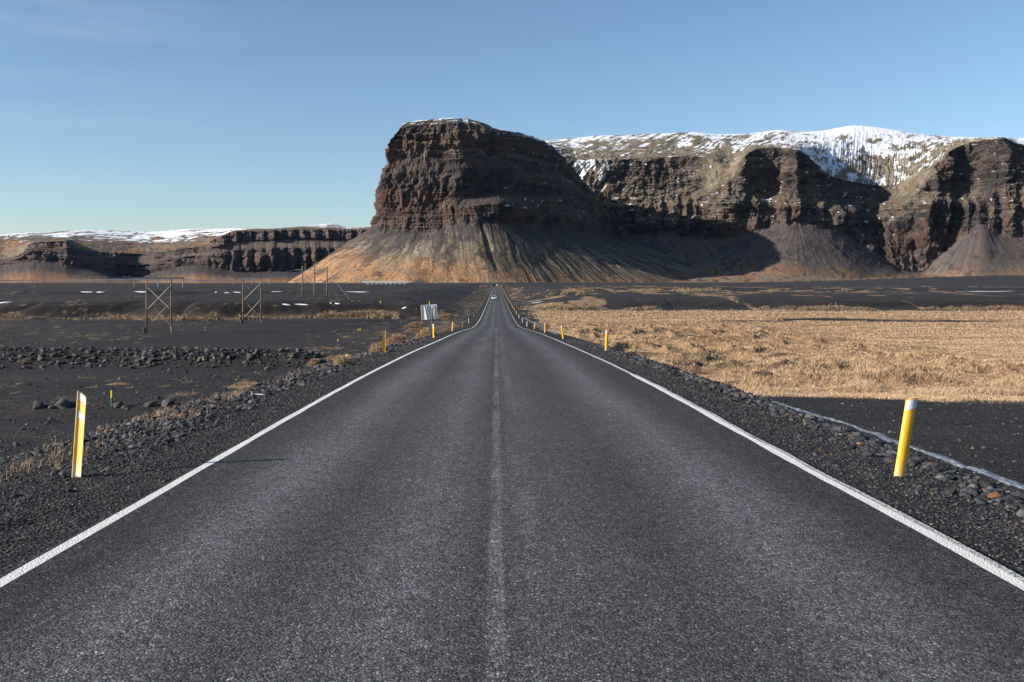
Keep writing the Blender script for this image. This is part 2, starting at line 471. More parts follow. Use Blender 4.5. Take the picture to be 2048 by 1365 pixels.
tag(strip("road_marking", 3.30, 3.40, 24.6, 1100, .002, paint_mat("thin_road_paint", (.52, .51, .49), .44, .60), 2, .012, .012), kind="structure")
tag(strip("road_marking", 3.385, 3.45, -12, 24.6, .001, paint_mat("paint_overspray", (.6, .59, .56), .70, .80, 30.0), 2, .012, .03), kind="structure")
for ya, yb, xa, xb in ((103, 116, -.12, .12),):
    tag(strip("road_marking", xa, xb, ya, yb, .002, M_dash, 2, .01, .03), kind="structure")

# ================================================================== MOUNTAINS
def P3(px, py, Y):
    return np.stack([(px - CX) / FPX * Y, Y, ZC - (py - CY) / FPX * Y], -1)

M_mtn = mat("mountain_ground", rough=.95, spec=.1)
def _mtn():
    m = M_mtn; n, l, b = nodes(m)
    at = N(m, "Attribute", attribute_name="Col")
    o = mapped(m)
    f = noise(m, o, .12, 6, .7)
    g = noise(m, mapped(m, (1, 1, .35)), .03, 5, .65)
    c = mixc(m, 1.0, at.outputs["Color"], ramp(m, f, [(.28, (.62,) * 3), (.5, (1, 1, 1)), (.74, (1.4, 1.38, 1.35))]).outputs[0], 'MULTIPLY')
    l.new(c, b.inputs["Base Color"])
    hh = math_(m, 'ADD', f, g)
    l.new(bump(m, hh, .8, 9.0), b.inputs["Normal"])
_mtn()

def lerp3(a, b, t):
    return a * (1 - t[..., None]) + b * t[..., None]

def C(*c): return np.array(c, float)
ROCK, ROCKD, RED, PALE = C(.046, .038, .037), C(.026, .0225, .0225), C(.082, .047, .035), C(.115, .10, .095)
SCREE, SCREED = C(.078, .060, .052), C(.052, .043, .041)
MOSS, OLIVE, TAN = C(.185, .155, .112), C(.14, .110, .065), C(.25, .136, .070)
SNOW = C(.80, .82, .86)

def surface(knots, guides, segs, ncol):
    """knots: u per column knot; guides: list of (px[],py[],Y[]) from foot to back; segs: rows between guides"""
    u = np.linspace(knots[0], knots[-1], ncol)
    G = []
    for px, py, Y in guides:
        G.append(np.stack([pchip(u, knots, px), pchip(u, knots, py), pchip(u, knots, Y)], -1))
    rows, band = [], []
    for i, n in enumerate(segs):
        for k in range(n):
            t = k / n
            A, B = P3(*G[i].T), P3(*G[i + 1].T)
            rows.append(A * (1 - t) + B * t); band.append(i + t)
    rows.append(P3(*G[-1].T)); band.append(len(segs))
    P = np.array(rows)                                   # rows x cols x 3
    d = np.gradient(P[..., :2], axis=1)
    k = np.ones(41) / 41
    for j in (0, 1):
        for r in range(d.shape[0]):
            pad = np.concatenate([np.full(20, d[r, 0, j]), d[r, :, j], np.full(20, d[r, -1, j])])
            d[r, :, j] = np.convolve(pad, k, 'valid')
    nrm = np.stack([d[..., 1], -d[..., 0]], -1)
    nrm /= np.linalg.norm(nrm, axis=-1, keepdims=True) + 1e-9
    mid = P[len(P) // 2]
    s = np.concatenate([[0], np.cumsum(np.linalg.norm(np.diff(mid[:, :2], axis=0), axis=1))])
    return P, nrm, np.broadcast_to(s, P.shape[:2]), np.broadcast_to(np.array(band)[:, None], P.shape[:2]), np.broadcast_to(u, P.shape[:2])

def normals(P):
    a = np.gradient(P, axis=1); b = np.gradient(P, axis=0)
    n = np.cross(a, b); n /= np.linalg.norm(n, axis=-1, keepdims=True) + 1e-9
    return n * np.where(n[..., 2:] < 0, -1, 1) if False else n

def bandw(band, pts):
    return np.interp(band, [p[0] for p in pts], [p[1] for p in pts])

def blocky(x, y, k, o, seed):
    """broken rock: noise cut into steps, so faces meet at crisp edges"""
    t = fbm(x, y, o, seed) * k
    f = t - np.floor(t)
    return (np.floor(t) + sst(.62, 1, f)) / k

def strata(z, s, lam, seed):
    q = z / lam + .55 * fbm(s / 260, z / 400, 3, seed)
    f = q - np.floor(q)
    lay = _h(np.floor(q).astype(np.int64), np.zeros_like(q).astype(np.int64), seed)
    return (sst(0, .25, f) * (1 - sst(.6, 1, f))) * (.4 + .6 * lay), lay, f

# ---------------------------------------------------------------- the headland in the middle
def headland():
    k = np.arange(12.)
    def g(*rows): return tuple(np.array(r, float) for r in zip(*rows))
    F = g((590,568,5600),(572,568,4350),(625,569,3950),(740,571,3740),(870,572,3640),(960,572,3620),(1045,572,3660),(1140,572,3800),(1260,571,4000),(1390,569,4300),(1490,566,4650),(1560,566,5000))
    T = g((765,470,5400),(742,455,4200),(772,466,4080),(820,464,4030),(880,457,4005),(940,443,4000),(990,441,4040),(1045,455,4140),(1110,460,4330),(1160,464,4570),(1205,470,4850),(1240,474,5250))
    S = g((768,440,5350),(752,434,4170),(774,436,4095),(822,434,4055),(880,431,4035),(940,428,4024),(990,427,4036),(1050,432,4150),(1110,428,4370),(1155,437,4610),(1200,448,4890),(1240,455,5290))
    B = g((772,405,5350),(757,412,4165),(776,412,4100),(824,412,4070),(880,414,4050),(930,414,4040),(990,408,4050),(1050,420,4150),(1110,412,4400),(1155,416,4680),(1200,432,4950),(1240,442,5330))
    Mm = g((775,380,5350),(760,380,4160),(779,380,4110),(825,381,4085),(881,384,4085),(940,394,4120),(995,386,4185),(1055,396,4290),(1108,392,4480),(1150,402,4720),(1194,420,4980),(1236,436,5350))
    Nn = g((790,320,5350),(768,337,4155),(786,330,4130),(830,326,4110),(882,320,4115),(944,322,4140),(1000,328,4220),(1058,332,4370),(1104,342,4520),(1146,368,4755),(1186,400,5005),(1228,428,5370))
    R = g((800,290,5350),(780,300,4165),(790,274,4150),(834,268,4130),(886,267,4145),(943,262,4170),(1002,274,4255),(1058,283,4410),(1100,306,4560),(1138,338,4790),(1178,386,5030),(1220,420,5390))
    R2 = g((806,275,5370),(793,274,4180),(800,256,4175),(842,251,4160),(888,249,4180),(940,248,4210),(998,264,4290),(1056,276,4430),(1097,294,4585),(1132,324,4800),(1172,372,5050),(1212,412,5400))
    K = g((812,266,5400),(803,253,4205),(815,246,4210),(856,240,4215),(892,237,4240),(934,237,4270),(990,256,4330),(1048,269,4460),(1090,283,4600),(1125,313,4810),(1166,361,5060),(1204,402,5410))
    Z = g((812,285,6000),(812,272,5200),(830,262,5200),(862,262,5200),(900,266,5200),(950,290,5200),(1000,315,5200),(1052,346,5150),(1098,360,5200),(1140,398,5300),(1180,425,5400),(1212,445,5600))
    P, nrm, s, band, u = surface(k, [F, T, S, B, Mm, Nn, R, R2, K, Z], [130, 26, 22, 30, 52, 46, 18, 18, 10], 1250)
    z = P[..., 2]
    cl = bandw(band, [(0, 0), (.85, .05), (1.0, .7), (1.3, 1), (2, .8), (3, .75), (4, 1), (6, 1), (7, .8), (8, .35), (8.3, 0), (9, 0)])
    # buttresses and gullies, then rough faces, then ledges
    fl = np.exp(-((u - 6.1) / .9) ** 2) * bandw(band, [(3, 0), (4, .4), (5, 1), (5.9, .8), (6.1, .1), (9, 0)])
    rgh = bandw(band, [(1, .8), (2, .9), (2.3, .6), (3, 1.1), (4, 1), (4.6, .9), (4.75, .35), (5.15, .35), (5.3, .7), (5.5, .8), (6, .8), (6.1, .9), (7, .8), (8, .5)])
    flz = bandw(band, [(2.9, 0), (3.2, .8), (3.9, .8), (4.0, .5), (4.6, .7), (4.7, 0), (5.4, 0), (5.5, 1), (6, 1), (6.05, 0)])
    quiet = (1 - .55 * sst(6.6, 7.6, u)) * (1 - .75 * bandw(band, [(2.95, 0), (3.1, 1), (3.8, 1), (4.0, 0)]) * sst(4.3, 4.9, u) * sst(7.2, 6.7, u))
    d = cl * quiet * (24 * (ridged(s / 240, z / 900, 2, 301) - .5) + 20 * (ridged(s / 75, z / 260, 4, 307) - .5) * (.6 + .8 * sst(-.3, .3, fbm(s / 120, z / 90, 3, 308))) + 8 * fbm(s / 40, z / 34, 5, 311) + 34 * fl * (ridged(s / 48, z / 600, 2, 313) - .5) + rgh * (26 * blocky(s / 48, z / 95, 4, 4, 315) + 15 * blocky(s / 20, z / 24, 4, 4, 317) + flz * 9 * (ridged(s / 19, z / 260, 2, 319) - .5)))
    d = d + bandw(band, [(1, 0), (2, 6), (2.15, -4), (3.0, 0), (3.92, 8), (4.05, 0), (4.65, 8), (5.2, -11), (5.42, -5), (5.48, 3), (6, 7), (6.2, -7), (7, 0), (9, 0)]) * (1 + .6 * fbm(s / 60, band * 0, 3, 318))
    st1, lay1, f1 = strata(z, s, 34, 321); st2, lay2, f2 = strata(z, s, 13, 331)
    sm = sst(-.15, .4, fbm(s / 150, z / 60, 3, 325) + bandw(band, [(1, .3), (1.8, .3), (2.2, -.1), (5.5, -.15), (6.2, .3), (8, .35)]))
    d = d + cl * (.12 + .9 * sm) * (10 * (st1 - .3) + 6 * (st2 - .3))
    # fluted red columns low on the front
    # scree gullies that fan out
    ta = bandw(band, [(0, .35), (.3, .8), (.8, 1), (1, .5), (1.02, 0)])
    gu = s + fbm(s / 300, z / 120, 2, 341) * 25
    d = d + ta * (6 * (ridged(gu / 110 + .4 * fbm(gu / 60, z / 90, 3, 342), z / 500, 3, 343) - .6) + 5 * fbm(gu / 24, z / 260, 3, 347) - 16 * np.exp(-((u - 5.55 + .12 * band) / .09) ** 2) * sst(0, .4, band))
    hum = bandw(band, [(0, 1), (.12, .5), (.3, 0)])
    P[..., :2] += nrm * d[..., None]
    P[..., 2] += ta * 2.2 * fbm(gu / 9, z / 60, 3, 349) + hum * 3 * fbm(s / 40, band * 8, 3, 351)
    P[..., 2] += bandw(band, [(0, 0), (7, 0), (7.6, 1), (8.4, 1), (9, 1)]) * 5 * fbm(s / 45, band * 3, 4, 353)
    n = normals(P); nz = np.abs(n[..., 2])
    # colours of the ground itself
    r1 = fbm(s / 80, z / 50, 5, 361); r2 = fbm(s / 22, z / 60, 5, 363); r3 = fbm(s / 14, z / 12, 4, 365)
    col = lerp3(np.broadcast_to(ROCKD, P.shape), ROCK, sst(-.35, .35, r1 + .5 * r3))
    redw = sst(-.05, .4, r1 * .7 + r2 * .6 + bandw(band, [(1, .08), (2, .1), (3, .3), (3.95, .34), (4.05, -.15), (4.6, -.15), (4.8, .02), (5.2, -.2), (5.46, -.2), (5.5, .22), (6, .25), (6.1, -.1), (8, -.1)]))
    col = lerp3(col, RED * .85, redw * .8)
    pale = sst(.1, .45, fbm(s / 50, z / 9, 5, 367) + bandw(band, [(1, -.1), (2.2, -.1), (2.5, -.4), (5.1, -.5), (5.24, .26), (5.42, .24), (5.5, -.5), (6, -.5)]))
    col = lerp3(col, PALE * .8, pale * .7)
    lm = sst(-.3, .3, fbm(s / 110, z / 45, 4, 326))
    col = col * np.array([1.62, 1.5, 1.45]) * (1 + lm * (.6 * lay1 - .3))[..., None] * (1 + .3 * lm * (lay2 - .5))[..., None] * (1 - .3 * lm * sst(.10, .0, np.abs(f1 - .93)))[..., None]
    col = lerp3(col, SCREE * .95, bandw(band, [(4.6, 0), (4.75, .7), (5.12, .7), (5.22, 0)]) * sst(-.4, .1, r1))
    deb = sst(.5, .7, nz + .12 * r3) * (band > 1) * (band < 6.9)
    col = lerp3(col, SCREE * 1.05, deb * .8)
    ledge = sst(.58, .78, nz) * sst(.0, .3, r2 + bandw(band, [(1, -.3), (4, -.25), (4.8, .15), (6.9, .2), (7.2, .45), (8, .5), (9, .3)]))
    col = lerp3(col, MOSS * .8, ledge * .85 * (band > 1.3))
    bench = bandw(band + .3 * fbm(s / 45, z * 0, 4, 392), [(2.95, 0), (3.08, 1), (3.8, 1), (4.0, 0)]) * sst(4.3, 4.9, u) * sst(7.2, 6.7, u)
    col = lerp3(col, SCREE * 1.15, bench * sst(-.5, -.1, r1))
    # scree apron
    gw = gu + 42 * fbm(s / 130, z / 80, 5, 370, .6)
    fan = fbm(gw / 36, z / 190, 5, 371, .6); fan2 = fbm(gw / 9, z / 60, 4, 373, .6); patch = fbm(gw / 120, z / 110, 5, 375, .6)
    tcol = lerp3(np.broadcast_to(SCREED, P.shape), SCREE, sst(-.4, .4, fan2 + .4 * r3))
    hgt = band + .16 * fan + .16 * patch
    mossy = sst(.95, .60, hgt) * sst(-.30, .12, fan + .5 * fan2 + .32 - .18 * np.abs(u - 5) / 2)
    tcol = lerp3(tcol, lerp3(np.broadcast_to(MOSS, P.shape), OLIVE, sst(-.2, .3, patch)), mossy * sst(-.5, .1, fan2 + patch) * .9)
    tan = sst(.64, .2, hgt + .12 * fan2 + .06 * (u - 3.2)) * sst(-.5, .0, fan + .3)
    tan = np.maximum(tan, sst(.72, .3, hgt) * sst(.12, .4, fan - .2 * fan2 + .1 * (4 - u)))
    tcol = lerp3(tcol, TAN * 1.0, tan * .9)
    tcol = tcol * (1 + .5 * fan2 * sst(.9, .3, band))[..., None]
    tcol = lerp3(tcol, ROCK, sst(.42, .6, fbm(s / 7, z / 7, 3, 380)) * .7)
    tcol = lerp3(tcol, SCREED, sst(.12, .36, fbm(gw / 30, z / 330, 5, 377, .6) + .35 * (band - .55)) * .85)
    tcol = lerp3(tcol, ROCKD, sst(.60, .72, ridged(gw / 44, z / 420, 2, 378)) * sst(-.1, .2, patch) * .6)
    tcol = lerp3(tcol, SCREED * 1.05, sst(.0, .25, fbm(gw / 75, z / 260, 4, 379, .6) + 1.0 * (band - .92)) * .8)
    tcol = lerp3(tcol, ROCKD * 1.1, sst(.5, .7, r3) * .6)
    tcol = tcol * 1.28
    blot = fbm(s / 46, z / 24, 5, 386, .6)
    tcol = lerp3(tcol, MOSS * .9, sst(.12, .4, blot) * sst(.95, .5, band) * .6)
    tcol = lerp3(tcol, SCREED, sst(.12, .4, -blot + .2 * (band - .4)) * .65)
    col = lerp3(col, tcol, sst(1.05, .95, band + .05 * fan2 - .35 * sst(-.1, .45, fbm(s / 55, z / 200, 4, 387)) + .12 * sst(.0, .4, blot)))
    top = (band > 7.0) * sst(.45, .75, nz) * sst(-.05, .25, fbm(s / 40, band * 6, 4, 381) + bandw(band, [(7, -.5), (7.8, -.15), (8.0, .35), (9, .7)]) + .18 * sst(5, 7, u))
    few = sst(.5, .62, fbm(s / 18, z / 18, 4, 383)) * sst(.42, .6, nz) * (band > 2.5) * (u > 6)
    col = lerp3(col, SNOW, np.maximum(top, few * .8))
    o = np_mesh("mountain", P.reshape(-1, 3), grid_faces(*P.shape[:2]), M_mtn, col.reshape(-1, 3))
    return tag(o, "dark flat-topped basalt headland rising over the end of the road", "mountain", kind="structure")
headland()

# ---------------------------------------------------------------- the snowy massif on the right
def massif():
    x = np.array([1060, 1110, 1150, 1190, 1230, 1270, 1310, 1350, 1390, 1430, 1460, 1490, 1520, 1560, 1595, 1625, 1650, 1680, 1710, 1745, 1780, 1810, 1840, 1870, 1900, 1930, 1965, 2000, 2040, 2080, 2140, 2220, 2300], float)
    def t(*p):
        p = np.array(p, float); return np.interp(x, p[:, 0], p[:, 1])
    Fy = t((1060, 566), (1300, 567), (1600, 566), (1750, 564), (1850, 560), (2300, 558))
    FY = t((1060, 4900), (1200, 4700), (1300, 4600), (1420, 4550), (1520, 4480), (1600, 4440), (1700, 4520), (1780, 4720), (1830, 4900), (1860, 4820), (1920, 4450), (1970, 4350), (2040, 4350), (2300, 4300))
    Ty = t((1060, 470), (1200, 468), (1300, 470), (1400, 474), (1450, 478), (1487, 470), (1520, 459), (1560, 450), (1595, 446), (1640, 449), (1665, 457), (1690, 470), (1720, 487), (1760, 512), (1800, 537), (1830, 549), (1850, 540), (1870, 518), (1900, 493), (1930, 470), (1955, 450), (1968, 446), (1990, 460), (2020, 478), (2060, 470), (2300, 460))
    TY = t((1060, 5350), (1200, 5200), (1300, 5080), (1400, 5040), (1480, 4960), (1560, 4940), (1600, 4930), (1650, 4980), (1700, 5020), (1760, 5020), (1800, 5000), (1840, 4960), (1870, 4940), (1910, 4920), (1965, 4880), (2000, 4860), (2060, 4840), (2300, 4800))
    Sy = t((1060, 430), (1200, 436), (1260, 432), (1300, 436), (1350, 440), (1400, 434), (1430, 425), (1470, 420), (1500, 412), (1560, 416), (1600, 412), (1650, 420), (1700, 424), (1750, 440), (1800, 440), (1830, 420), (1860, 405), (1880, 410), (1930, 412), (1960, 420), (2000, 420), (2300, 415))
    SY = t((1060, 5420), (1200, 5260), (1300, 5120), (1380, 5090), (1440, 5020), (1470, 4990), (1500, 5050), (1530, 5020), (1560, 4975), (1600, 4965), (1640, 5030), (1660, 5020), (1690, 5090), (1740, 5190), (1780, 5120), (1800, 5060), (1840, 4980), (1870, 4975), (1910, 5000), (1950, 4960), (2000, 4930), (2300, 4880))
    Ly = t((1060, 395), (1190, 398), (1250, 392), (1300, 384), (1350, 379), (1400, 379), (1450, 377), (1500, 382), (1560, 383), (1600, 388), (1650, 400), (1700, 398), (1760, 388), (1800, 392), (1850, 388), (1900, 382), (1950, 378), (2000, 372), (2300, 372))
    LY = t((1060, 5340), (1190, 5290), (1250, 5310), (1300, 5300), (1350, 5290), (1400, 5240), (1440, 5120), (1470, 5060), (1500, 5170), (1545, 5200), (1575, 5090), (1600, 5050), (1625, 5120), (1650, 5220), (1690, 5320), (1740, 5400), (1780, 5320), (1810, 5180), (1840, 5090), (1870, 5090), (1900, 5180), (1935, 5210), (1965, 5110), (1990, 5040), (2010, 5030), (2300, 4980))
    Ry = t((1060, 290), (1090, 290), (1130, 318), (1180, 322), (1250, 318), (1300, 314), (1400, 314), (1440, 325), (1465, 345), (1485, 318), (1510, 299), (1560, 296), (1595, 301), (1625, 320), (1640, 337), (1655, 352), (1690, 362), (1740, 371), (1775, 374), (1800, 366), (1830, 348), (1870, 332), (1893, 308), (1930, 287), (1960, 281), (2010, 277), (2030, 281), (2050, 297), (2080, 312), (2300, 330))
    RY = t((1060, 5420), (1130, 5380), (1190, 5380), (1250, 5410), (1300, 5440), (1350, 5450), (1400, 5410), (1440, 5310), (1465, 5190), (1485, 5130), (1515, 5270), (1555, 5310), (1575, 5200), (1600, 5140), (1625, 5210), (1650, 5330), (1690, 5400), (1740, 5480), (1780, 5430), (1810, 5330), (1840, 5240), (1870, 5160), (1895, 5190), (1930, 5330), (1962, 5270), (1985, 5160), (2010, 5120), (2040, 5190), (2080, 5300), (2300, 5300))
    By = t((1060, 281), (1110, 290), (1150, 296), (1200, 296), (1300, 294), (1400, 296), (1460, 296), (1490, 291), (1520, 288), (1560, 286), (1600, 288), (1640, 294), (1690, 300), (1745, 303), (1800, 303), (1850, 298), (1900, 287), (1930, 281), (1965, 279), (2005, 277), (2040, 290), (2080, 296), (2300, 300))
    BY = t((1060, 6100), (1200, 5950), (1400, 5850), (1480, 5700), (1560, 5750), (1640, 6000), (1745, 6250), (1850, 6000), (1920, 5600), (1965, 5250), (2005, 5200), (2040, 5700), (2300, 5900))
    Ky = t((1060, 284), (1095, 281), (1150, 276), (1200, 271), (1280, 268.5), (1330, 267), (1390, 265), (1440, 269), (1500, 268), (1530, 263), (1560, 260.5), (1600, 264.5), (1650, 261), (1690, 253), (1715, 250.5), (1760, 255), (1800, 262), (1850, 269), (1900, 274), (1960, 276), (2005, 276), (2040, 276), (2080, 274), (2300, 270))
    KY = t((1060, 7200), (1300, 7400), (1500, 7600), (1700, 8000), (1900, 7400), (1965, 6000), (2005, 5600), (2040, 8200), (2300, 8500))
    Zy = Ky + 12; ZY = KY + 1200
    A0y = t((1060, 569), (2300, 569)); A0Y = FY - t((1060, 500), (1560, 450), (1700, 350), (1800, 420), (1870, 420), (1960, 120), (2300, 100))
    Fy = t((1060, 549), (1180, 549), (1400, 550), (1560, 551), (1640, 556), (1750, 556), (1830, 550), (1870, 552), (1960, 556), (2300, 556))
    gs = [(x, A0y, A0Y), (x, Fy, FY), (x, Ty, TY), (x, Sy, SY), (x, Ly, LY), (x, Ry, RY), (x, By, BY), (x, Ky, KY), (x, Zy, ZY)]
    P, nrm, s, band, u = surface(x, gs, [30, 100, 44, 44, 84, 60, 56, 4], 1500)
    band = band - 1.0
    z = P[..., 2]
    cl = bandw(band, [(0, 0), (.9, .1), (1.05, .9), (2, 1), (3, 1), (3.9, .9), (4.05, .25), (4.4, .0), (7, 0)])
    big = ridged(s / 330, z / 1500, 2, 403); med = ridged(s / 120, z / 420, 3, 407)
    low = bandw(band, [(0, 0), (1, .6), (1.6, 1.3), (2.6, 1.0), (3, .5), (4, .45), (5, 0)])
    spur = 0 * u
    for c0, w0, a0 in ((1275, 13, 42), (1300, 15, 52), (1320, 11, 42), (1345, 15, 52), (1372, 11, 42), (1392, 10, 35), (1450, 34, 85), (1515, 22, 62), (1565, 14, 40), (1592, 13, 45), (1640, 12, 52), (1668, 17, 62), (1692, 13, 55),
                       (1790, 24, 90), (1815, 13, 42), (1852, 25, 75), (1890, 15, 42), (1935, 14, 55), (1960, 17, 62), (1987, 14, 50), (2018, 18, 62), (2060, 25, 60), (2110, 25, 70)):
        q = np.abs(u + 5 * fbm(z / 60, s / 90, 2, 405) - c0) / w0
        spur = spur + a0 * (1 - q).clip(0, 1) ** .8
    spur = spur * bandw(band, [(2.4, 1), (2.9, .35), (3.1, .12), (4, .05), (7, 0)])
    upper = bandw(band, [(2.6, 0), (3.1, 1), (3.9, 1), (4.05, .1), (7, 0)])
    for c0, w0, a0 in ((1478, 14, 40), (1572, 13, 40), (1594, 9, 30), (1633, 6, 26), (1648, 7, 26), (1845, 18, 40), (1893, 14, 40), (1940, 16, 36), (1975, 14, 34), (2010, 14, 30)):
        spur = spur + upper * a0 * (1 - np.abs(u + 3 * fbm(z / 50, s / 80, 2, 406) - c0) / w0).clip(0, 1)
    b3 = band - 3
    turf = np.maximum(sst(1392, 1425, u) * sst(0, -22, u - (1447 + b3 * 52)), sst(1772, 1800, u) * sst(0, -24, u - (1836 + b3 * 58))) * bandw(band, [(2.85, 0), (3.05, 1), (4.2, 1), (4.4, 0)])
    cl = cl * (1 - .85 * turf)
    spur = spur * (1 - .8 * turf)
    swt = bandw(band, [(.93, 0), (1, .5), (1.5, 1), (2.4, 1), (2.9, .5), (3.05, .45), (3.3, 1), (4, 1), (4.1, 0), (7, 0)])
    d = swt * spur + cl * (34 * low * (big - .55) + 14 * low * (med - .5) + 20 * (ridged(s / 64, z / 85, 4, 411) - .5) + 6 * fbm(s / 34, z / 28, 5, 413) + 34 * blocky(s / 72, z / 55, 4, 4, 415) + 18 * blocky(s / 23, z / 26, 4, 4, 417))
    st1, lay1, f1 = strata(z, s, 38, 421); st2, _, _ = strata(z, s, 14, 423)
    sm = sst(-.15, .4, fbm(s / 150, z / 60, 3, 425))
    d = d + cl * (.2 + sm) * (11 * (st1 - .3) + 6 * (st2 - .3))
    ta = bandw(band, [(-1, 0), (-.1, .1), (.3, .7), (.9, 1), (1, .4), (1.05, 0)])
    pyv = CY - (z - ZC) / P[..., 1] * FPX
    ap = np.where(u < 1440, 1300., np.where(u < 1838, 1592., 1962.))
    hgt0 = np.where(u < 1440, 330., 428.)
    th = (u - ap) / (pyv - hgt0).clip(12, 400)
    gu = th * 276 + ap * 3 + fbm(s / 200, z / 120, 2, 431) * 12
    d = d + ta * (4 * (ridged(gu / 120, z / 700, 2, 433) - .6) + 2.2 * fbm(gu / 20, z / 300, 3, 437))
    P[..., :2] += nrm * d[..., None]
    # gullies down the snow slopes
    sn = bandw(band, [(3.9, 0), (4.1, 1), (4.8, 1), (5.3, .5), (5.8, .25), (6, .1), (7, 0)])
    bowl = np.exp(-((u - 1760) / 95) ** 2)
    bw = np.exp(-((u - 1770) / 120) ** 2)
    uu = (u - 1772) / (.42 + .58 * (band - 4).clip(0, 3))
    gl = ridged((u / 22) * (1 - bw) + (uu / 30) * bw + .9 * fbm(s / 90, band * 3, 4, 440), band * .9, 3, 441)
    P[..., 2] += sn * (-(4 + 6 * bowl) * gl + 12 * fbm(s / 130, band * 1.7, 4, 443) + 5 * fbm(s / 25, band * 8, 3, 445))
    P[..., 2] += bandw(band, [(4.6, 0), (5.2, 1), (5.9, .25), (6.1, .3), (7, 1)]) * 14 * fbm(s / 260, band * 3, 4, 447)
    n = normals(P); nz = np.abs(n[..., 2])
    r1 = fbm(s / 90, z / 55, 5, 461); r2 = fbm(s / 24, z / 70, 5, 463); r3 = fbm(s / 15, z / 13, 4, 465)
    col = lerp3(np.broadcast_to(ROCKD, P.shape), ROCK * np.array([1.5, 1.28, 1.28]), sst(-.35, .35, r1 + .5 * r3))
    col = lerp3(col, RED, sst(-.05, .4, .7 * r1 + .6 * r2 + bandw(band, [(1, .15), (2, .22), (2.9, .2), (3.1, -.1), (4, -.1)])) * .8)
    col = lerp3(col, PALE, sst(.2, .5, fbm(s / 45, z / 10, 5, 467) - .05 + .12 * (lay1 - .5)) * .55 * (band < 3))
    lm = sst(-.3, .3, fbm(s / 110, z / 45, 4, 426))
    col = col * (1 + lm * (.6 * lay1 - .3))[..., None] * (1 - .3 * lm * sst(.10, .0, np.abs(f1 - .93)))[..., None]
    deb = sst(.5, .7, nz + .12 * r3) * (band > 1) * (band < 4)
    mossw = np.maximum.reduce([sst(1430, 1380, u) * .35, .5 * np.exp(-((u - 1455) / 30) ** 2), .4 * np.exp(-((u - 1850) / 28) ** 2)])
    col = lerp3(col, SCREE, deb * .75)
    ledge = sst(.58, .8, nz + .08 * r3) * sst(-.1, .25, .6 * r1 + .5 * r2 + mossw + bandw(band, [(1, -.3), (2, .05), (2.7, .22), (3.3, -.15), (4, .05)]))
    col = lerp3(col, lerp3(np.broadcast_to(MOSS * .9, P.shape), OLIVE, sst(-.2, .3, r2)), ledge * .85 * (band > 1.3))
    fan = fbm(gu / 34, z / 420, 5, 471); fan2 = fbm(gu / 11, z / 130, 4, 473); patch = fbm(gu / 130, z / 160, 4, 475)
    tcol = lerp3(np.broadcast_to(SCREED * 1.25, P.shape), SCREE * 1.35, sst(-.4, .4, fan2 + .5 * patch))
    hgt = band + .15 * fan + .18 * patch
    tcol = lerp3(tcol, MOSS * .8, sst(.55, .25, hgt) * sst(-.1, .3, fan + .5 * fan2 + .3 * mossw) * .75)
    tcol = lerp3(tcol, TAN * .8, sst(.30, .06, hgt + .1 * fan2) * sst(-.35, .1, fan + .15) * .9)
    tcol = lerp3(tcol, RED, sst(.2, .5, fan + patch) * .4)
    apn = fbm(s / 60, band * 5, 5, 476); apc = lerp3(np.broadcast_to(MOSS * .95, P.shape), TAN * .95, sst(-.15, .25, apn + .5 * fbm(s / 300, band * 2, 3, 477)))
    apc = lerp3(apc, SCREE, sst(.2, .45, fbm(s / 35, band * 6, 4, 478) + .25 * sst(1600, 1750, u)))
    tcol = lerp3(tcol, apc, sst(.10, -.06, band + .05 * fan))
    tcol = lerp3(tcol, ROCKD, sst(.45, .65, r3) * .5)
    tcol = tcol * np.array([1.14, 1.17, 1.22])
    blot = fbm(s / 50, z / 26, 5, 497, .6)
    tcol = lerp3(tcol, ROCKD * 1.4, sst(.15, .42, blot) * .6)
    tcol = lerp3(tcol, OLIVE * .8, sst(.15, .42, -blot) * sst(.7, .3, band) * .5)
    col = lerp3(col, tcol, sst(1.05, .95, band + .05 * fan2 - .3 * sst(.0, .45, fbm(s / 55, z / 200, 4, 498))))
    tcl = lerp3(np.broadcast_to(MOSS * .95, P.shape), OLIVE * .9, sst(-.25, .25, fbm((s - band * 90) / 20, band * 3, 4, 495)))
    tcl = lerp3(tcl, ROCK, sst(.28, .5, fbm(s / 22, z / 40, 4, 496)) * .8)
    col = lerp3(col, tcl, turf)
    # upland: olive turf and snow lying in the hollows
    up = band > 4.02
    tcol = lerp3(np.broadcast_to(OLIVE * 1.25, P.shape), MOSS * 1.15, sst(-.3, .3, fbm(s / 60, band * 7, 4, 481)))
    tcol = lerp3(tcol, ROCK * 1.3, sst(.15, .4, fbm(s / 30, band * 14, 4, 483)) * .8)
    col = np.where(up[..., None], tcol, col)
    amt = np.interp(u, [1060, 1150, 1230, 1300, 1400, 1440, 1500, 1600, 1640, 1760, 1830, 1900, 1960, 2010, 2040, 2300], [-.04, -.1, -.26, -.17, -.16, -.25, -.14, .14, .22, .08, .0, -.12, -.15, -.1, .6, .6])
    amt = amt + bandw(band, [(4, -.15), (4.6, -.1), (5, .06), (5.5, .18), (6, .38), (7, .4)]) * 1.0
    slant = s - band * 150
    sw = fbm(s / 75, band * 6, 5, 487, .6) * .55 + .30 * fbm(s / 15, band * 18, 3, 489) + .55 * (1 - .8 * bowl) * fbm(slant / 17, band * 3.5, 4, 490) + (.16 + .5 * bowl * sst(5.3, 4.7, band)) * (gl - .45) + amt
    snow = up * sst(-.06, .22, sw) * sst(.2, .5, nz)
    gul = sst(1236, 1180, u) * (band > 2.7) * (band < 4.1)
    col = lerp3(col, OLIVE * 1.1, gul * .9 * sst(-.4, .0, r2 + .2))
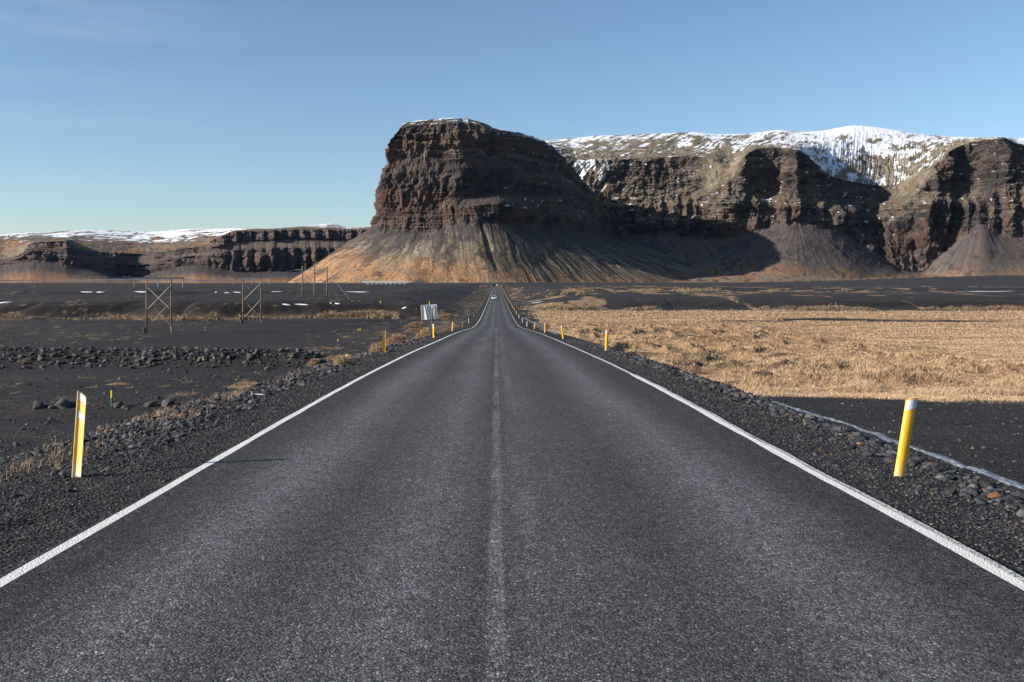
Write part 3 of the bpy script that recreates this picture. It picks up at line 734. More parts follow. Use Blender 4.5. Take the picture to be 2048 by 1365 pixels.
    snow = np.maximum(snow, gul * sst(.52, .66, ridged(slant / 26, z / 400, 2, 493) + .35 * r2) * .9)
    few = sst(.64, .72, fbm(s / 20, z / 16, 4, 491) + .1 * (nz > .5)) * sst(.42, .6, nz) * (band > 1.2) * (band < 4)
    col = lerp3(col, SNOW, np.maximum(snow, few * .8))
    o = np_mesh("mountain", P.reshape(-1, 3), grid_faces(*P.shape[:2]), M_mtn, col.reshape(-1, 3))
    return tag(o, "long cliff massif with snow streaked uplands behind the grass field", "mountain", kind="structure")
massif()

# ---------------------------------------------------------------- the low ridge far left
def ridge():
    w5_ = lambda q: sst(480, 545, q)
    x = np.array([-260, -150, -60, 0, 30, 50, 65, 100, 130, 150, 170, 200, 240, 270, 300, 330, 350, 375, 400, 440, 470, 500, 540, 580, 620, 660, 700, 740, 800, 880], float)
    def t(*p):
        p = np.array(p, float); return np.interp(x, p[:, 0], p[:, 1])
    Fy = t((-260, 571), (880, 571))
    FY = t((-260, 7600), (60, 7500), (250, 7700), (400, 7300), (560, 7300), (700, 7400), (880, 7400))
    Ty = t((-260, 530), (0, 530), (60, 521), (110, 524), (160, 533), (200, 540), (240, 549), (270, 555), (300, 548), (340, 537), (380, 530), (420, 530), (450, 541), (500, 543), (560, 541), (650, 546), (740, 540), (880, 540))
    TY = t((-260, 8250), (0, 8300), (60, 7950), (130, 7950), (200, 8080), (240, 8280), (270, 8380), (300, 8250), (350, 8060), (420, 7900), (500, 7900), (600, 7980), (700, 8050), (880, 8100))
    Ry = t((-260, 512), (-60, 508), (0, 520), (30, 512), (45, 500), (56, 488), (70, 484), (130, 483), (145, 487), (152, 497), (170, 500), (200, 505), (240, 508), (300, 508), (330, 503), (350, 500), (400, 492), (440, 476), (470, 463.5), (520, 462), (600, 458.5), (700, 461), (740, 459), (880, 458))
    RY = t((-260, 8500), (0, 8500), (50, 8150), (70, 8050), (130, 8080), (160, 8300), (200, 8360), (240, 8480), (270, 8560), (300, 8480), (350, 8260), (400, 8180), (440, 8080), (500, 8040), (600, 8120), (700, 8180), (880, 8200))
    By = t((-260, 490), (0, 484), (50, 481), (100, 480), (150, 480), (200, 482), (300, 486), (380, 482), (440, 472), (470, 461.5), (520, 460), (600, 456), (700, 459), (740, 457), (880, 456))
    BY = RY + t((-260, 900), (300, 900), (440, 500), (500, 300), (880, 300))
    Ky = t((-260, 474), (-60, 472), (0, 469.5), (40, 465.5), (100, 464.5), (165, 459.5), (240, 462), (310, 464.5), (370, 458.5), (440, 457.5), (480, 457), (520, 459), (600, 454.5), (620, 452), (640, 448.5), (665, 447.5), (682, 450), (690, 455), (740, 455.5), (880, 455))
    KY = BY + t((-260, 2400), (440, 2200), (520, 900), (880, 900))
    w5 = t((-260, 0), (440, 0), (530, 1), (880, 1))
    m1y = (Ty + Ry) / 2 * (1 - w5) + w5 * t((-260, 495), (520, 497), (600, 495), (700, 497), (880, 497)); m1Y = TY * .55 + RY * .45
    m2y = (Ty * .3 + Ry * .7) * (1 - w5) + w5 * t((-260, 480), (520, 482), (600, 478), (700, 480), (880, 480)); m2Y = m1Y * .7 + RY * .3 + 150 * w5
    RY = RY + 150 * w5; BY = BY + 150 * w5; KY = KY + 150 * w5
    gs = [(x, Fy, FY), (x, Ty, TY), (x, m1y, m1Y), (x, m2y, m2Y), (x, Ry, RY), (x, By, BY), (x, Ky, KY), (x, Ky + 6, KY + 1500)]
    P, nrm, s, band, u = surface(x, gs, [54, 44, 18, 26, 26, 30, 3], 1400)
    z = P[..., 2]
    b0 = band
    low = bandw(b0, [(.93, 0), (1.05, .8), (1.5, 1), (1.95, .8), (2.05, .2), (3, .2), (3.1, .8), (3.9, .8), (4.1, .1), (5, 0), (7, 0)])
    j = u / 23 + .35 * fbm(u / 40, z / 900, 3, 505)
    org = 1 - np.abs(2 * (j - np.floor(j)) - 1)
    cl = bandw(b0, [(0, 0), (.8, .1), (1.05, .9), (1.95, 1), (2.05, .25), (2.9, .25), (3.05, 1), (3.9, 1), (4.1, .2), (4.4, 0), (7, 0)])
    w4 = sst(400, 470, u)
    d = low * (70 * org ** .7 * w4 + (1 - .6 * w4) * 110 * (ridged(s / 190, z / 900, 3, 507) - .5)) + cl * (90 * (ridged(s / 420, z / 2500, 2, 503) - .5) + 30 * (ridged(s / 60, z / 200, 3, 509) - .5) + 44 * blocky(s / 90, z / 90, 4, 4, 511) + 24 * blocky(s / 35, z / 35, 4, 3, 513))
    st1, lay1, _ = strata(z, s, 44, 521); st2, _, _ = strata(z, s, 20, 523)
    d = d + cl * (12 * (st1 - .3) + 6 * (st2 - .3))
    band = np.where(b0 < 1, b0, np.where(b0 < 4, 1 + (b0 - 1) / 3, b0 - 2))
    gu = s + fbm(s / 300, z / 120, 2, 531) * 30
    d = d + bandw(band, [(0, .3), (.9, 1), (1.05, 0)]) * (18 * (ridged(gu / 150, z / 900, 2, 533) - .6) + 5 * fbm(gu / 40, z / 300, 3, 537))
    P[..., :2] += nrm * d[..., None]
    P[..., 2] += bandw(band, [(1.9, 0), (2.3, 1), (3.6, .7), (4, .25), (5, .3)]) * (16 * fbm(s / 300, band * 3, 4, 541) + 5 * fbm(s / 60, band * 8, 3, 543))
    n = normals(P); nz = np.abs(n[..., 2])
    r1 = fbm(s / 120, z / 60, 5, 561); r2 = fbm(s / 36, z / 80, 5, 563); r3 = fbm(s / 25, z / 18, 4, 565)
    col = lerp3(np.broadcast_to(ROCKD * np.array([1.5, 1.2, 1.2]), P.shape), ROCK * np.array([1.6, 1.3, 1.25]), sst(-.35, .35, r1 + .5 * r3))
    col = lerp3(col, RED, sst(.0, .45, .7 * r1 + .6 * r2) * .75)
    red2 = np.exp(-((b0 - 1.12) / .1) ** 2) * sst(-.3, .2, r1)
    col = lerp3(col, RED * 1.1, red2 * .7)
    mid = bandw(b0, [(1.98, 0), (2.1, 1), (2.85, 1), (3.0, 0)]) * w5_(u)
    col = lerp3(col, lerp3(np.broadcast_to(MOSS * .75, P.shape), TAN * .8, sst(-.2, .3, r2)), mid * sst(-.45, -.05, r1 + .3))
    bench = sst(.42, .62, nz + .08 * r3) * (band > 1.1) * (band < 2.1)
    col = lerp3(col, SCREE * 1.2, bench * .8)
    fan = fbm(gu / 60, z / 420, 5, 571); fan2 = fbm(gu / 20, z / 130, 4, 573)
    tcol = lerp3(np.broadcast_to(SCREED * 1.1, P.shape), SCREE, sst(-.4, .4, fan2))
    hgt = band + .2 * fan
    tcol = lerp3(tcol, MOSS * .8, sst(.8, .5, hgt) * sst(-.05, .3, fan + .4 * fan2) * .6)
    tcol = lerp3(tcol, TAN * 1.05, sst(.66, .2, hgt + .1 * fan2))
    col = col * (.7 + .6 * lay1)[..., None]
    col = lerp3(col, tcol, sst(1.03, .95, band + .05 * fan2))
    up = band > 2.02
    tcol = lerp3(np.broadcast_to(C(.16, .125, .085), P.shape), TAN * .8, sst(-.1, .4, fbm(s / 160, band * 4, 4, 581)))
    tcol = lerp3(tcol, ROCK * 1.5, sst(.05, .35, fbm(s / 70, band * 9, 5, 583)) * .8)
    col = np.where(up[..., None], tcol, col)
    amt = np.interp(u, [-260, 0, 200, 400, 470, 520, 600, 700, 880], [-.14, -.18, -.08, -.02, .02, -.26, -.2, -.2, 0]) + bandw(band, [(2, -.45), (2.8, -.35), (3.1, .0), (3.5, .2), (4, .3), (5, .3)])
    snow = up * sst(.0, .14, fbm(s / 190, band * 9, 5, 587, .65) * .7 + .3 * fbm(s / 60, band * 20, 3, 588) + amt)
    col = lerp3(col, SNOW, snow)
    o = np_mesh("mountain", P.reshape(-1, 3), grid_faces(*P.shape[:2]), M_mtn, col.reshape(-1, 3))
    return tag(o, "far low cliff ridge with patchy snow on top beyond the power poles", "mountain", kind="structure")
ridge()

# ================================================================== LOOSE STONES
rng = np.random.default_rng(7)
PH = (1 + 5 ** .5) / 2
ICO_V = np.array([(-1, PH, 0), (1, PH, 0), (-1, -PH, 0), (1, -PH, 0), (0, -1, PH), (0, 1, PH), (0, -1, -PH), (0, 1, -PH), (PH, 0, -1), (PH, 0, 1), (-PH, 0, -1), (-PH, 0, 1)]) / math.hypot(1, PH)
ICO_F = np.array([(0, 11, 5), (0, 5, 1), (0, 1, 7), (0, 7, 10), (0, 10, 11), (1, 5, 9), (5, 11, 4), (11, 10, 2), (10, 7, 6), (7, 1, 8), (3, 9, 4), (3, 4, 2), (3, 2, 6), (3, 6, 8), (3, 8, 9), (4, 9, 5), (2, 4, 11), (6, 2, 10), (8, 6, 7), (9, 8, 1)])

M_stone = mat("gravel_stone", rough=.85, spec=.25)
def _stone():
    m = M_stone; n, l, b = nodes(m)
    at = N(m, "Attribute", attribute_name="Col")
    f = noise(m, mapped(m), 40.0, 3)
    l.new(mixc(m, 1.0, at.outputs["Color"], ramp(m, f, [(.3, (.7,) * 3), (.7, (1.3,) * 3)]).outputs[0], 'MULTIPLY'), b.inputs["Base Color"])
_stone()

def stones(name, X, Y, S, sink=.3, pal=None):
    n = len(X)
    V = np.repeat(ICO_V[None], n, 0) * (1 + .17 * rng.standard_normal((n, 12, 1)).clip(-1.6, 1.6))
    V *= (S[:, None] * np.stack([rng.uniform(.8, 1.35, n), rng.uniform(.7, 1.1, n), rng.uniform(.42, .8, n)], -1))[:, None, :]
    t = rng.uniform(0, 2 * math.pi, n); c, s = np.cos(t)[:, None], np.sin(t)[:, None]
    til = rng.uniform(-.4, .4, n)[:, None]
    x, y, z = V[..., 0].copy(), V[..., 1].copy(), V[..., 2].copy()
    V[..., 2] = z + til * x
    V[..., 0] = x * c - y * s + X[:, None]; V[..., 1] = x * s + y * c + Y[:, None]
    V[..., 2] += (H(X, Y) + S * (.5 - sink))[:, None]
    pal = pal if pal is not None else np.array([(.026, .026, .028), (.036, .036, .039), (.055, .055, .060), (.085, .083, .085), (.12, .11, .10), (.16, .075, .035), (.10, .085, .07)])
    pr = np.array([.3, .28, .2, .10, .05, .025, .045])
    ci = rng.choice(len(pal), n, p=pr / pr.sum())
    col = np.repeat((pal[ci] * rng.uniform(.75, 1.25, (n, 1)))[:, None, :], 12, 1)
    F = (ICO_F[None] + 12 * np.arange(n)[:, None, None]).reshape(-1, 3)
    return np_mesh(name, V.reshape(-1, 3), F, M_stone, col.reshape(-1, 3), smooth=False)

def ydist(n, y0, y1, p=1.0):
    """more stones where they show large"""
    u = rng.uniform(0, 1, n)
    return y0 * (y1 / y0) ** (u ** p)

n = 42000
Y = ydist(n, 4.2, 60, .9); sd = rng.random(n) < .5
X = np.where(sd, -3.31 - rng.gamma(2.0, .62, n), 3.46 + rng.gamma(2.0, .62, n))
tag(stones("gravel", X, Y, rng.uniform(.004, .0125, n) * (1 + Y / 26)), kind="stuff")
n = 15000
Y = ydist(n, 7, 64, .7)
X = -5.4 - .9 * rng.standard_normal(n) - .5 * sst(12, 40, Y) + .35 * vn(Y / 2.2, Y * 0, 801)
k = (X < -4.2) & (vn(X / .8, Y / 1.6, 803) + .25 + .5 * sst(12, 22, Y) > rng.uniform(-.6, .6, n))
X, Y = X[k], Y[k]
tag(stones("gravel", X, Y, rng.gamma(2.6, .0088, len(X)).clip(.008, .075) * (.55 + .33 * sst(9, 17, Y)) * (1 + Y / 40)), kind="stuff")
n = 4200
Y = ydist(n, 7.5, 46, .85)
X = 4.98 + .20 * rng.standard_normal(n) + .16 * vn(Y / 1.3, Y * 0, 805) - .1 * sst(14, 40, Y)
k = vn(Y / .9, X * 0, 807) + .55 > rng.uniform(-.6, .7, n)
X, Y = X[k], Y[k]
tag(stones("gravel", X, Y, rng.gamma(3.2, .0098, len(X)).clip(.010, .062) * (1 + Y / 50), .35), kind="stuff")
n = 2600
Y = ydist(n, 9, 34, .9); X = rng.uniform(6, 20, n)
tag(stones("gravel", X, Y, rng.gamma(2.0, .006, n).clip(.006, .045) * (1 + Y / 40)), kind="stuff")
n = 7000
Y = ydist(n, 13, 75, .9); X = -6.5 - rng.gamma(1.4, 7, n)
tag(stones("gravel", X, Y, rng.gamma(2.2, .009, n).clip(.008, .09) * (1 + Y / 50)), kind="stuff")

# boulders of the rubble row
M_boulder = mat("lava_boulder", (.05, .047, .047), rough=.9, spec=.2)
def _boulder():
    m = M_boulder; n, l, b = nodes(m)
    f = noise(m, mapped(m), 5.0, 5, .7)
    oi = N(m, "ObjectInfo")
    c = ramp(m, f, [(.25, (.028, .026, .027)), (.5, (.07, .065, .064)), (.75, (.15, .138, .13))]).outputs[0]
    c = mixc(m, 1.0, c, ramp(m, oi.outputs["Random"], [(0, (.7,) * 3), (1, (1.4, 1.36, 1.32))]).outputs[0], 'MULTIPLY')
    l.new(c, b.inputs["Base Color"])
    l.new(bump(m, noise(m, mapped(m), 14.0, 4, .7), .7, .03), b.inputs["Normal"])
_boulder()
def boulder_mesh(seed):
    r = np.random.default_rng(seed)
    bm = bmesh.new(); bmesh.ops.create_icosphere(bm, subdivisions=2, radius=1)
    ax = r.standard_normal((9, 3)); ax /= np.linalg.norm(ax, axis=1, keepdims=True); cut = r.uniform(.55, .9, 9)
    for v in bm.verts:
        p = np.array(v.co)
        for a_, c_ in zip(ax, cut):
            d = p @ a_
            if d > c_: p = p - a_ * (d - c_)
        p = p * (1 + .05 * r.standard_normal()) * np.array([1.15, .9, .72])
        v.co = p
    me = bpy.data.meshes.new("boulder"); bm.to_mesh(me); bm.free(); me.materials.append(M_boulder)
    return me
BM = [boulder_mesh(900 + i) for i in range(14)]
rr = random.Random(5)
def put_boulder(X, Y, s, label, group=None, sink=.25):
    o = bpy.data.objects.new("boulder", rr.choice(BM)); COL.objects.link(o)
    o.location = (X, Y, float(H(X, Y)) + s * (.72 - sink * 1.6) * .6)
    o.rotation_euler = (rr.uniform(-.5, .5), rr.uniform(-.5, .5), rr.uniform(0, 6.28)); o.scale = (s, s * rr.uniform(.8, 1.1), s * rr.uniform(.75, 1.1))
    return tag(o, label, "boulder", group)
cand = []
while len(cand) < 1300:
    X = rr.uniform(-56, -13.5); t = (X + 56) / 42.5
    dens = .5 + .5 * sst(.35, .6, t)
    if rr.random() > dens: continue
    Y = 86 + 1.5 * float(vn(X / 11, 0, 5)) + rr.gauss(-1.2, 2.1)
    s = min(.42, max(.09, rr.lognormvariate(-1.88, .38)))
    cand.append((s, X, Y))
cand.sort(reverse=True)
for s, X, Y in cand[:290]:
    put_boulder(X, Y, s, "dark grey lava boulder in the long rubble row across the black sand", "boulders of the rubble row")
V_, F_, off = [], [], 0
sm = np.array(cand[290:])
tag(stones("rubble", sm[:, 1], sm[:, 2], sm[:, 0] * .95, .25, np.array([(.02, .02, .021), (.034, .033, .034), (.05, .048, .049), (.075, .07, .07), (.09, .085, .08), (.05, .04, .035), (.06, .05, .045)])), kind="stuff")
for px, py, s, lb in ((128, 815, .42, "angular dark boulder beside the near left marker post"), (138, 814, .3, "small dark boulder leaning on the boulder beside the near left marker post"),
                      (76, 815, .34, "low flat grey rock left of the near left marker post"), (236, 814, .3, "low dark rock right behind the green and yellow stake"),
                      (337, 811, .42, "pointed dark boulder lying alone right of the green and yellow stake"), (300, 812, .26, "small grey rock between the stake and the pointed boulder"),
                      (105, 816, .2, "small round rock in the low row near the left marker post"), (250, 816, .2, "flat little rock just right of the green and yellow stake")):
    p = hit(px, py, 20); put_boulder(p.x, p.y, s * p.y / 42, lb, sink=.35)

# ================================================================== DEAD GRASS
M_grass = mat("dead_grass", rough=.8, spec=.2)
def _grass():
    m = M_grass; n, l, b = nodes(m)
    at = N(m, "Attribute", attribute_name="Col")
    l.new(at.outputs["Color"], b.inputs["Base Color"])
_grass()

def blades(name, X, Y, h, w, lean=.35, z=None, tone=1.0, parent=None, off=(0, 0, 0)):
    n = len(X)
    z = H(X, Y) if z is None else z
    t = rng.uniform(0, 2 * math.pi, n)
    dx, dy = np.cos(t) * w / 2, np.sin(t) * w / 2 * .5
    lx, ly = rng.normal(.22, lean, n) * h, rng.normal(0, lean, n) * h
    A = np.stack([X - dx, Y - dy, z - .02], -1); B = np.stack([X + dx, Y + dy, z - .02], -1)
    Cm = np.stack([X + dx * .7 + lx * .4, Y + dy * .7 + ly * .4, z + h * .62], -1); D = np.stack([X - dx * .7 + lx * .4, Y - dy * .7 + ly * .4, z + h * .62], -1)
    T = np.stack([X + lx, Y + ly, z + h], -1)
    V = np.stack([A, B, Cm, D, T], 1) - np.array(off)
    pal = np.array([(.53, .38, .24), (.45, .31, .185), (.36, .235, .135), (.24, .15, .085), (.62, .46, .31), (.115, .072, .042)])
    ci = rng.choice(6, n, p=[.3, .28, .18, .1, .08, .06])
    c = pal[ci] * rng.uniform(.8, 1.2, (n, 1)) * tone
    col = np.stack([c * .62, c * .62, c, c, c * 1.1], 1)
    i = 5 * np.arange(n)[:, None]
    F = np.concatenate([i + np.array([[0, 1, 2]]), i + np.array([[0, 2, 3]]), i + np.array([[3, 2, 4]])])
    return np_mesh(name, V.reshape(-1, 3), F, M_grass, col.reshape(-1, 3), smooth=True, parent=parent)

def scatter(n, x0f, x1f, y0, y1):
    """points spread with about equal density in angle, so far grass is sparser per square metre"""
    Y = 1 / rng.uniform(1 / y1, 1 / y0, n)
    T = rng.uniform(x0f, x1f, n)
    return T * (Y + 1.0), Y

# the straw field on the right
X, Y = scatter(640000, .02, .60, 29, 290)
g = grass_mask(X, Y); k = (g > rng.uniform(.12, 1, len(X))) & (X > 5.5)
X, Y = X[k], Y[k]
tuss = sst(8.5, 11, X) * (1 - sst(20, 34, X - .12 * Y)) * (1 - sst(150, 210, Y))
tu = tuss * sst(.35, .75, ridged(X / 4.2, Y / 5.5, 3, 55) ** 2 * 1.4)
h = rng.uniform(.022, .055, len(X)) * (1 + .7 * sst(-.1, .5, fbm(X / 5, Y / 7, 3, 841))) + tu * rng.uniform(.02, .24, len(X))
h = np.maximum(h, Y * .0009)
patch_tone = (1.18 + .26 * fbm(X / 11, Y / 16, 4, 843))
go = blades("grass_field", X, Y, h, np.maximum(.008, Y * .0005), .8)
c_ = go.data.attributes["Col"]; buf = np.zeros(len(X) * 5 * 4, np.float32); c_.data.foreach_get("color", buf)
buf = buf.reshape(-1, 5, 4); buf[..., :3] *= patch_tone[:, None, None]; c_.data.foreach_set("color", buf.ravel())
tag(go, kind="stuff")
# thin grass along banks, shoulders and on the sand
X, Y = scatter(230000, -.58, .58, 30, 700)
g = grass_mask(X, Y); fieldm = (X > 8) & (Y < 270) & (Y > 28)
k = (g > rng.uniform(.25, 1, len(X))) & ~fieldm & ((X < XL - 1.6) | (X > XR + 1.6))
X, Y = X[k], Y[k]
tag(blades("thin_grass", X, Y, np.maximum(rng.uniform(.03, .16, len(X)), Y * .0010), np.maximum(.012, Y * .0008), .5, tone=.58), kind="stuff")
# wisps among the shoulder stones
X = np.concatenate([-5.9 - 1.0 * rng.standard_normal(9000), 5.6 + .9 * rng.random(1500)]); Y = np.concatenate([ydist(9000, 9, 70), ydist(1500, 12, 45)])
k = (fbm(X / .7, Y / 1.3, 3, 851) > .22) & (np.abs(X) > 4.9)
X, Y = X[k], Y[k]
tag(blades("thin_grass", X, Y, rng.uniform(.04, .16, len(X)), np.maximum(.004, Y * .0006), .6, tone=.75), kind="stuff")
# bushy clumps at the foot of the two banks
def clump_pts(cx, cy, rx, ry, n):
    a_ = rng.uniform(0, 2 * math.pi, n); r_ = np.sqrt(rng.random(n))
    return cx + np.cos(a_) * r_ * rx, cy + np.sin(a_) * r_ * ry, 1 - r_ * r_
XX, YY, HH = [], [], []
def bankclump(px, py, wpx, hm):
    p = hit(px, py, 100); x_, y_, q_ = clump_pts(p.x, p.y, wpx / FPX * p.y / 2, 2.2, int(40 + wpx * 14))
    XX.append(x_); YY.append(y_); HH.append((.25 + q_) * hm)
def bankband(n, x0, x1, yb, k_, sx_, thr, hm, seed):
    X = rng.uniform(x0, x1, n)
    wob = fbm(X / 38, yb / 300 + 0 * X, 4, 3) * 17 + np.abs(vn(X / 9, 0, 8)) * 3.5 
    Y = yb - wob * k_ + rng.normal(0, sx_, n)
    f = fbm(X / 6, Y / 3.5, 4, seed) + .5 * fbm(X / 22, Y * 0, 2, seed + 5) - thr(X / Y * FPX + CX)
    k = f > rng.uniform(0, .12, n)
    XX.append(X[k]); YY.append(Y[k]); HH.append((.12 + 1.5 * f[k].clip(0, .6)) * hm)
bankband(60000, -108, -17, 213.5, 1.0, 1.8, lambda q: np.interp(q, [0, 150, 250, 300, 330, 480, 500, 560, 600, 640, 790, 810], [.2, .1, .22, .2, -.08, -.08, .06, .06, .12, -.12, -.1, .5]), 1.7, 861)
bankband(30000, 14, 160, 271, .9, 2.5, lambda q: .16 + 0 * q, 1.3, 863)
bankband(26000, 8, 190, 442, .9, 5, lambda q: np.interp(q, [1000, 1100, 1400, 1600, 2048], [-.05, 0, .12, .2, .3]), 1.0, 865)
for px, py, w in ((1903, 619, 34), (1640, 618, 26), (1530, 618, 22), (1130, 588, 22), (1165, 589, 30), (1046, 577, 12), (1100, 592, 18), (972, 573, 14), (962, 574, 10)):
    bankclump(px, py + 1, w, .95 * (1 if py > 600 else 1.3))
X, Y, h = np.concatenate(XX), np.concatenate(YY), np.concatenate(HH)
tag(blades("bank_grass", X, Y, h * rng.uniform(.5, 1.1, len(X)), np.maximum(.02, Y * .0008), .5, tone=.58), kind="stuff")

# single tussocks along the left side of the road
def tussock(px, py, wpx, hm, label, ry=.7):
    p = hit(px, py, 15); rx = wpx / FPX * p.y / 2
    n = 1500
    x_, y_, q_ = clump_pts(p.x, p.y, rx, ry, n)
    z_ = H(x_, y_) + q_ * hm * .55
    o = blades("grass_tussock", x_, y_, (.35 + .65 * q_) * hm * rng.uniform(.4, 1, n) * .7, np.full(n, max(.012, p.y * .0006)), .75, z=z_, tone=.78, off=p)
    o.location = p
    return tag(o, label, "grass tussock")
for a_ in ((788, 691, 44, .62, "straw tussock right behind the second left marker post"), (832, 655, 46, .85, "large straw tussock on the slope left of the road sign"), (826, 666, 36, .6, "straw tussock just below the large one left of the road sign"),
           (852, 673, 44, .6, "straw tussock at the foot of the road sign posts"), (886, 638, 40, .8, "straw tussock behind the right edge of the road sign"), (755, 706, 32, .4, "low straw tussock at the left foot of the second left marker post"),
           (627, 730, 26, .45, "round straw tussock at the right end of the rubble row"), (668, 724, 40, .45, "straw tussock left of the short pale roadside peg"), (684, 731, 34, .3, "flat straw tussock in front of the short pale roadside peg"),
           (490, 777, 66, .36, "long low straw tussock on the bare slope in front of the rubble row"), (488, 788, 34, .16, "thin straw tuft just below the long low tussock"), (235, 770, 44, .12, "thin dry grass patch in the hollow behind the green and yellow stake")):
    tussock(*a_)

# ================================================================== SNOW AND ICE PATCHES
M_snow = mat("old_snow", (.82, .84, .88), rough=.6)
M_ice = mat("ditch_ice", (.62, .66, .74), rough=.45)
def _ice():
    m = M_ice; n, l, b = nodes(m)
    f = noise(m, mapped(m, (1, .22, 1)), 26.0, 5, .75)
    l.new(ramp(m, f, [(.41, (.028, .028, .03)), (.50, (.12, .127, .15)), (.62, (.34, .36, .42))]).outputs[0], b.inputs["Base Color"])
_ice()
def patch(px0, px1, py, ry, label, thick=.18, m=None, name="snow_patch", cat="snow"):
    p = hit((px0 + px1) / 2, py, 8); rx = (px1 - px0) / FPX * p.y / 2
    na, nr_ = 56, 6
    A_, R_ = np.meshgrid(np.linspace(0, 2 * math.pi, na, endpoint=False), np.linspace(0, 1, nr_))
    rag = 1 + .38 * fbm(np.cos(A_) * 1.6 + p.x, np.sin(A_) * 1.6, 3, 871)
    ry = ry * .42; thick = thick * .5
    x_ = p.x + np.cos(A_) * R_ * rx * rag; y_ = p.y + np.sin(A_) * R_ * ry * rag + .5 * vn(np.cos(A_) * R_ * rx * .6, p.x + 0 * A_, 873)
    z_ = H(x_, y_) + thick * (1 - R_ ** 2) - .02 * R_
    i = np.arange(na * nr_).reshape(nr_, na); j = np.roll(i, -1, 1)
    F = np.stack([i[:-1], j[:-1], j[1:], i[1:]], -1).reshape(-1, 4)
    V = np.stack([x_, y_, z_], -1).reshape(-1, 3) - np.array(p)
    o = np_mesh(name, V, F, m or M_snow); o.location = p
    return tag(o, label, cat)
for a_ in ((689, 737, 584.2, 3, "longest white snow strip on the far black plain, right of the three poles"), (541, 567, 584, 3, "short snow strip behind the second pole frame"), (464, 484, 585, 3, "small snow strip just left of the second pole frame"),
           (160, 186, 584.5, 2.5, "leftmost flat snow strip of the pair left of the first pole frame"), (193, 211, 584.5, 3, "right snow strip of the pair left of the first pole frame"), (266, 296, 584, 4, "slanting snow strip behind the left leg of the first pole frame"),
           (429, 434, 585.5, 2, "tiny snow dot between the two pole frames"), (447, 459, 586, 1.5, "thin snow line between the two pole frames"),
           (564, 581, 609.5, 1.6, "snow scrap on the black bank right of the second pole frame"), (590, 617, 610, 1.6, "wider snow scrap on the black bank below the three poles"), (659, 663, 608, 1.4, "tiny snow dot on the black bank below the three poles"),
           (668, 681, 608, 1.6, "small snow lump at the right end of the black bank"), (803, 813, 617, .6, "small snow scrap in the dark hollow left of the road sign"), (-20, 24, 606.5, 1.6, "snow scrap on the black bank at the left edge of the picture"),
           (1914, 2075, 583.5, 4, "long thin snow line on the far right plain"), (1060, 1086, 605.5, 2.2, "snow and ice patch in the hollow right of the road beyond the straw field"), (1022, 1040, 578.3, 4, "small snow patch near the top of the road on the right")):
    patch(*a_)
def ribbon(pts, w, label, m, name):
    pts = [hit(*p, 8) for p in pts]
    d = np.linspace(0, len(pts) - 1, 160); k_ = np.arange(len(pts))
    cx_ = np.interp(d, k_, [p.x for p in pts]); cy_ = np.interp(d, k_, [p.y for p in pts])
    cx_ = cx_ + .06 * fbm(cy_ / 1.5, cy_ * 0, 3, 881)
    o_ = np.linspace(-.5, .5, 5)
    ww = w * (.65 + .5 * fbm(cy_ / 1.1, cy_ * 0 + 3, 3, 883))
    x_ = cx_[:, None] + ww[:, None] * o_[None]; y_ = np.repeat(cy_[:, None], 5, 1)
    z_ = H(x_, y_) + .03 - .03 * (np.abs(o_) * 2)[None]
    V = np.stack([x_, y_, z_], -1).reshape(-1, 3) - np.array(pts[0])
    o = np_mesh(name, V, grid_faces(160, 5), m); o.location = pts[0]
    return tag(o, label, "ice")
ribbon([(2140, 1012), (2048, 978), (1960, 942), (1830, 898), (1700, 852), (1600, 820), (1540, 803), (1500, 793)], .27, "narrow strip of frozen water in the ditch behind the near right marker post", M_ice, "ditch_ice")
ribbon([(1116, 670), (1098, 662), (1084, 654), (1066, 645), (1050, 637)], 1.1, "pale strip of ice in the ditch behind the fourth right marker post", M_ice, "ditch_ice")

# ================================================================== MARKER POSTS
M_yel = mat("yellow_plastic", (.78, .43, .015), rough=.42, spec=.45)
def _yel(m, bleach):
    n, l, b = nodes(m)
    o = mapped(m); sep = N(m, "SeparateXYZ"); l.new(o, sep.inputs[0])
    f = noise(m, o, 9.0, 4)
    base = ramp(m, f, [(.3, (.74, .345 + .11 * (bleach > .5), .010 + .09 * (bleach > .5))), (.7, (.84, .42 + .11 * (bleach > .5), .018 + .12 * (bleach > .5)))]).outputs[0]
    z = math_(m, 'ADD', sep.outputs[2], math_(m, 'MULTIPLY', f, .16))
    c = mixc(m, ramp(m, z, [(.10, (bleach,) * 3), (.30, (0, 0, 0))]).outputs[0], base, (.72, .60, .42))
    c = mixc(m, ramp(m, noise(m, mapped(m, (30, 30, 2)), 1.5, 4), [(.55, (0, 0, 0)), (.75, (.35, .35, .35))]).outputs[0], c, (.33, .20, .03))
    l.new(c, b.inputs["Base Color"])
_yel(M_yel, .25)
M_yel2 = mat("bleached_yellow_plastic", (.8, .5, .1), rough=.42, spec=.45); _yel(M_yel2, .95)
M_pale = mat("weathered_post", (.58, .50, .40), rough=.6)
M_orange = mat("orange_post", (.72, .34, .03), rough=.5)
M_refl = mat("reflective_tape", (.50, .56, .62), rough=.35, spec=.6)

def post_section(x0, thick, open_front, grow=0.0):
    """C-shaped section: outer arc then inner arc"""
    n = 11; w, d = .061 + grow, (.028 if open_front else .050) + grow
    sg = 1 if open_front else -1
    out = [(w * math.cos(math.pi * i / n), sg * d * math.sin(math.pi * i / n) ** .7) for i in range(n + 1)]
    wi, di = w - thick, d - thick
    inn = [(wi * math.cos(math.pi * i / n), sg * di * math.sin(math.pi * i / n) ** .7) for i in range(n, -1, -1)]
    return out + inn

